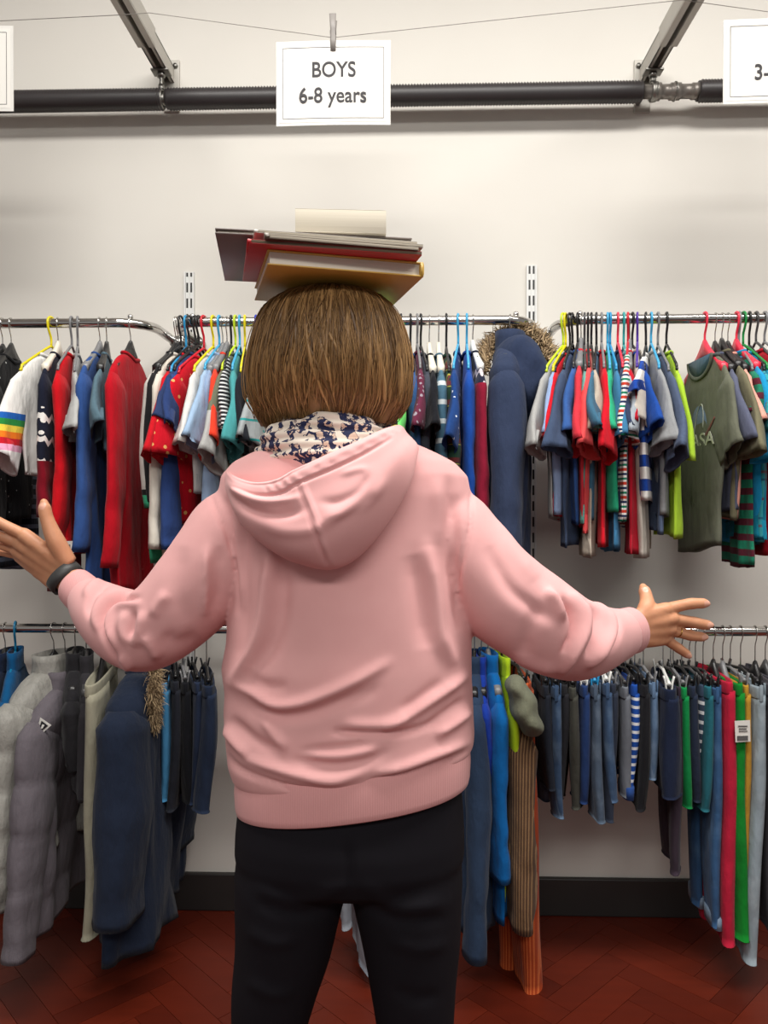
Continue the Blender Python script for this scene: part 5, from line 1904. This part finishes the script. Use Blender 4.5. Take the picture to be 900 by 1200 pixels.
for py, cx, hw, dbk, dfr in HROW:
    c = P(cx, py, HD)
    HR.append((c[0], c[1], c[2], hw * HD / F, dbk, dfr))
HR = np.array(HR)
HS = cr(HR, 60)


def hair_pt(th, tt, k=1.0):
    """th: angle, back of the head at -pi/2; tt: 0 crown .. 1 tips"""
    i = tt * 59
    i0 = int(min(58, i))
    q = HS[i0] + (HS[i0 + 1] - HS[i0]) * (i - i0)
    cc, ss = math.cos(th), math.sin(th)
    d = q[4] if ss < 0 else q[5]
    p_ = 2.15
    X = math.copysign(abs(cc) ** (2 / p_), cc) * q[3] * k
    Y = math.copysign(abs(ss) ** (2 / p_), ss) * d * k
    return np.array([q[0] + X, q[1] + Y, q[2]])


rings = []
for tt in np.linspace(0, 1, 60):
    rg = []
    for th in np.linspace(0, 2 * PI, 96, endpoint=False):
        p = hair_pt(th, tt, .965)
        wv_ = .0035 * math.sin(th * 23 + tt * 3) + .0025 * math.sin(th * 41 - tt * 5)
        p[0] += wv_ * math.cos(th) * min(1, tt * 3)
        p[1] += wv_ * math.sin(th) * min(1, tt * 3)
        if tt > .85:
            p[2] += (.007 * math.sin(th * 5 + 1) + .004 * math.sin(th * 13)) * (tt - .85) / .15
        rg.append(p - ORG)
    rings.append(rg)
MB().add(*loft(rings, True, True)).build('hair', M_HAIR, person)
hs = MB()
rs = np.random.default_rng(5)
for k in range(5200):
    th = rs.uniform(0, 2 * PI) if k % 4 else rs.uniform(PI, 2 * PI)
    t0 = rs.choice([0.0, 0.0, 0.0, .15, .3]) + rs.uniform(0, .06)
    t1 = rs.uniform(.74, 1.0)
    lay = rs.uniform(.955, 1.012)
    if rs.random() < .07:
        lay = rs.uniform(1.01, 1.06)
        t1 = rs.uniform(.5, 1.0)
    cn = 9 + 4 * math.sin(th * 3)
    clump = round(th * 9) / 9 + .05 * math.sin(th * 31)
    ck = .020 * math.sin(clump * 37.0) + .012 * math.sin(clump * 83.0)
    cl_ = .05 * math.sin(clump * 53.0)
    dth = rs.normal() * .16
    curl = rs.normal() * .09
    wob, wph = rs.uniform(.015, .07), rs.uniform(0, 6.28)
    pts = []
    n = 13
    for i in range(n):
        u = i / (n - 1)
        tt = t0 + (t1 - t0) * u
        a = th + dth * (u - .5) + (clump - th) * .65 * u ** 2 + wob * math.sin(4.5 * u + wph)
        if tt < .12:
            a = a + (1 - tt / .12) * .0
        kk = lay + .012 * math.sin(3 * u + wph) + ck * u
        a += cl_ * math.sin(3.2 * u)
        if u > .8:
            kk -= (u - .8) * (.22 + curl)
        p = hair_pt(a, min(1, tt), kk)
        pts.append(p - ORG)
    w_ = rs.uniform(.00045, .0010)
    e = pts[-1] + (pts[-1] - pts[-2]) * rs.uniform(.1, .9) + np.array([0, 0, -.004 * rs.random()])
    # the bob hangs a little lower on its left side
    if math.cos(th) < -.15:
        e = e + np.array([0, 0, -.012 * rs.random()])
    pts.append(e)
    hs.add(*tube(pts, list(np.linspace(w_, w_ * .9, n)) + [w_ * .2], 3, ref=(.2, .9, .1), caps=False))
for k in range(420):
    th = rs.uniform(PI * .95, 2.05 * PI)
    t0 = rs.choice([0.0, .1, .3, .45]) + rs.uniform(0, .1)
    t1 = min(1.0, t0 + rs.uniform(.35, .9))
    lay = rs.uniform(.985, 1.012)
    dth = rs.normal() * .16
    wph = rs.uniform(0, 6.28)
    flick = rs.uniform(-.12, .10)
    pts = []
    n = 14
    for i in range(n):
        u = i / (n - 1)
        tt = t0 + (t1 - t0) * u
        a = th + dth * (u - .4) + .03 * math.sin(4 * u + wph)
        kk = lay - .02 * (1 - math.sin(PI * min(1, u * 1.4))) + (flick * (u - .7) if u > .7 else 0)
        pts.append(hair_pt(a, min(1, tt), kk) - ORG)
    pts.append(pts[-1] + (pts[-1] - pts[-2]) * .9)
    wmax = rs.uniform(.0016, .0042)
    ww = [wmax * min(1, .25 + 1.6 * i / n) * (1 if i < n * .6 else max(.06, (n - i) / (n * .4))) for i in range(n)] + [.0003]
    hs.add(*tube(pts, ww, 5, ref=(.2, .9, .1), caps=False))
tag(hs.build('hair_strands', M_HAIR, person, fix=False), kind='stuff')

# ================================================================== the books on the head


def book(name, label, p_nl, yaw, w, d, h, cover, pages, hard=True, spine='right', z=None, cat='book', curl=0.0):
    """p_nl: world point of the near left bottom corner; yaw turns the book; built in its own frame"""
    r = empty(name, (p_nl[0], p_nl[1], z if z is not None else p_nl[2]), yaw)
    ct = .0025 if hard else .0006
    ov = .0035 if hard else 0.0
    b = MB()
    b.add(*box((w / 2, d / 2, ct / 2), (w, d, ct), ct * .3))
    b.add(*box((w / 2, d / 2, h - ct / 2), (w, d, ct), ct * .3))
    if spine == 'right':
        b.add(*tube(cr([(w - ct, 0, h / 2), (w - ct, d, h / 2)], 4), [h / 2, h / 2, h / 2, h / 2], 16, ref=(1, 0, 0), rb=[.0035] * 4, power=3))
    elif spine == 'left':
        b.add(*tube(cr([(ct, 0, h / 2), (ct, d, h / 2)], 4), [h / 2] * 4, 16, ref=(1, 0, 0), rb=[.0035] * 4, power=3))
    elif spine == 'far':
        b.add(*tube(cr([(0, d - ct, h / 2), (w, d - ct, h / 2)], 4), [h / 2] * 4, 16, ref=(0, 1, 0), rb=[.003] * 4, power=3))
    b.build('cover', cover, r)
    b = MB()
    x0 = ov if spine != 'left' else .002
    x1 = w - ov if spine != 'right' else w - .002
    b.add(*box(((x0 + x1) / 2, d / 2, h / 2), (x1 - x0, d - 2 * ov, h - 2 * ct), .0006))
    b.build('page_block', pages, r)
    tag(r, label, cat, 'books balanced on the head')
    return r


def pages_mat(name, rgb, rgb2):
    t = NT(name)
    v, x, y, z = t.xyz()
    mp = t.n('ShaderNodeMapping')
    mp.inputs['Scale'].default_value = (3, 3, 900)
    t.t.links.new(v, mp.inputs['Vector'])
    f = t.noise(mp.outputs[0], 1, 2)
    t.put(t.b.inputs['Base Color'], t.mix(f, col(rgb), col(rgb2)))
    t.b.inputs['Roughness'].default_value = .85
    return t.m


def cover_mat(name, rgb, rgb2, rough=.35):
    t = NT(name)
    v, x, y, z = t.xyz()
    f = t.noise(v, 14, 3)
    t.put(t.b.inputs['Base Color'], t.mix(f, col(rgb), col(rgb2)))
    t.b.inputs['Roughness'].default_value = rough
    return t.m


M_PG = pages_mat('pages_cream', (206, 196, 176), (232, 224, 208))
M_PG2 = pages_mat('pages_white', (222, 214, 198), (240, 234, 222))
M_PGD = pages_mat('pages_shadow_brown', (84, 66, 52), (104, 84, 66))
M_PG3 = pages_mat('pages_grey', (150, 140, 124), (184, 174, 158))
ZB = P(313, 310, 1.105)[2]
a0 = P(313.5, 310, 1.105)
Y1 = math.radians(16.5)
book('hardback_book', 'yellow hardback lying directly on the hair, bottom of the stack', a0, Y1, .236, .200, .0225, cover_mat('yellow_cover', (196, 152, 62), (214, 176, 88)), M_PG2, True, 'right')
z = ZB + .0227
p_ = P(292, 283, 1.08)
book('thin_book', 'thin red book just above the yellow hardback', p_, math.radians(14), .252, .19, .006, cover_mat('red_cover', (178, 20, 30), (190, 30, 38)), M_PGD, False, 'left', z)
z += .0062
p_ = P(313, 287, 1.078)
book('dark_booklet', 'dark brown booklet between red book and grey booklets', p_, math.radians(15.5), .222, .185, .0052, cover_mat('dark_cover', (78, 66, 54), (96, 84, 70)), M_PG3, False, 'left', z)
z += .0054
p_ = P(312, 283, 1.085)
book('grey_booklet', 'grey paged booklet, lower of two in the stack', p_, math.radians(14), .230, .185, .0045, cover_mat('grey_cover', (150, 144, 134), (168, 162, 150)), M_PG3, False, 'left', z)
z += .0047
p_ = P(300, 278, 1.085)
book('pale_booklet', 'pale grey booklet right below the wide picture book', p_, math.radians(14), .236, .185, .0045, cover_mat('pale_cover', (176, 170, 160), (196, 190, 180)), M_PG3, False, 'left', z)
z += .0047
p_ = P(252, 267, 1.10)
book('picture_book', 'wide thin grey hardback sticking out to the left', p_, math.radians(10), .288, .235, .0085, cover_mat('slate_cover', (112, 102, 98), (128, 118, 112)), M_PG3, True, 'far', z)
z += .0087
p_ = P(346, 276, 1.12)
book('paperback_book', 'small thick cream paged paperback on top of the stack', p_, math.radians(5), .133, .17, .034, cover_mat('cream_cover', (214, 206, 190), (224, 216, 200)), M_PG, False, 'far', z)

# ------------------------------------------------------------------ light
def area(name, loc, rot, sx, sy, power, colr=(1, 1, 1)):
    l = bpy.data.lights.new(name, 'AREA')
    l.shape = 'RECTANGLE'
    l.size = sx
    l.size_y = sy
    l.energy = power
    l.color = colr
    o = bpy.data.objects.new(name, l)
    COL.objects.link(o)
    o.location = loc
    o.rotation_euler = rot
    return o


area('ceiling_tube', (0.4, -1.60, 3.42), (0, 0, 0), 3.4, 0.5, 112, (1.0, 0.975, 0.93))
area('ceiling_tube', (0.0, -4.6, 3.42), (math.radians(20), 0, 0), 3.6, 0.5, 84, (1.0, 0.975, 0.93))
w = bpy.data.worlds.new('world')
S.world = w
w.use_nodes = True
w.node_tree.nodes['Background'].inputs[0].default_value = (1.0, 0.97, 0.94, 1)
w.node_tree.nodes['Background'].inputs[1].default_value = 0.25
S.view_settings.view_transform = 'Standard'
S.view_settings.look = 'None'
S.view_settings.gamma = 1
S.view_settings.exposure = 0.13
S.view_settings.use_curve_mapping = False
S.cycles.max_bounces = 6
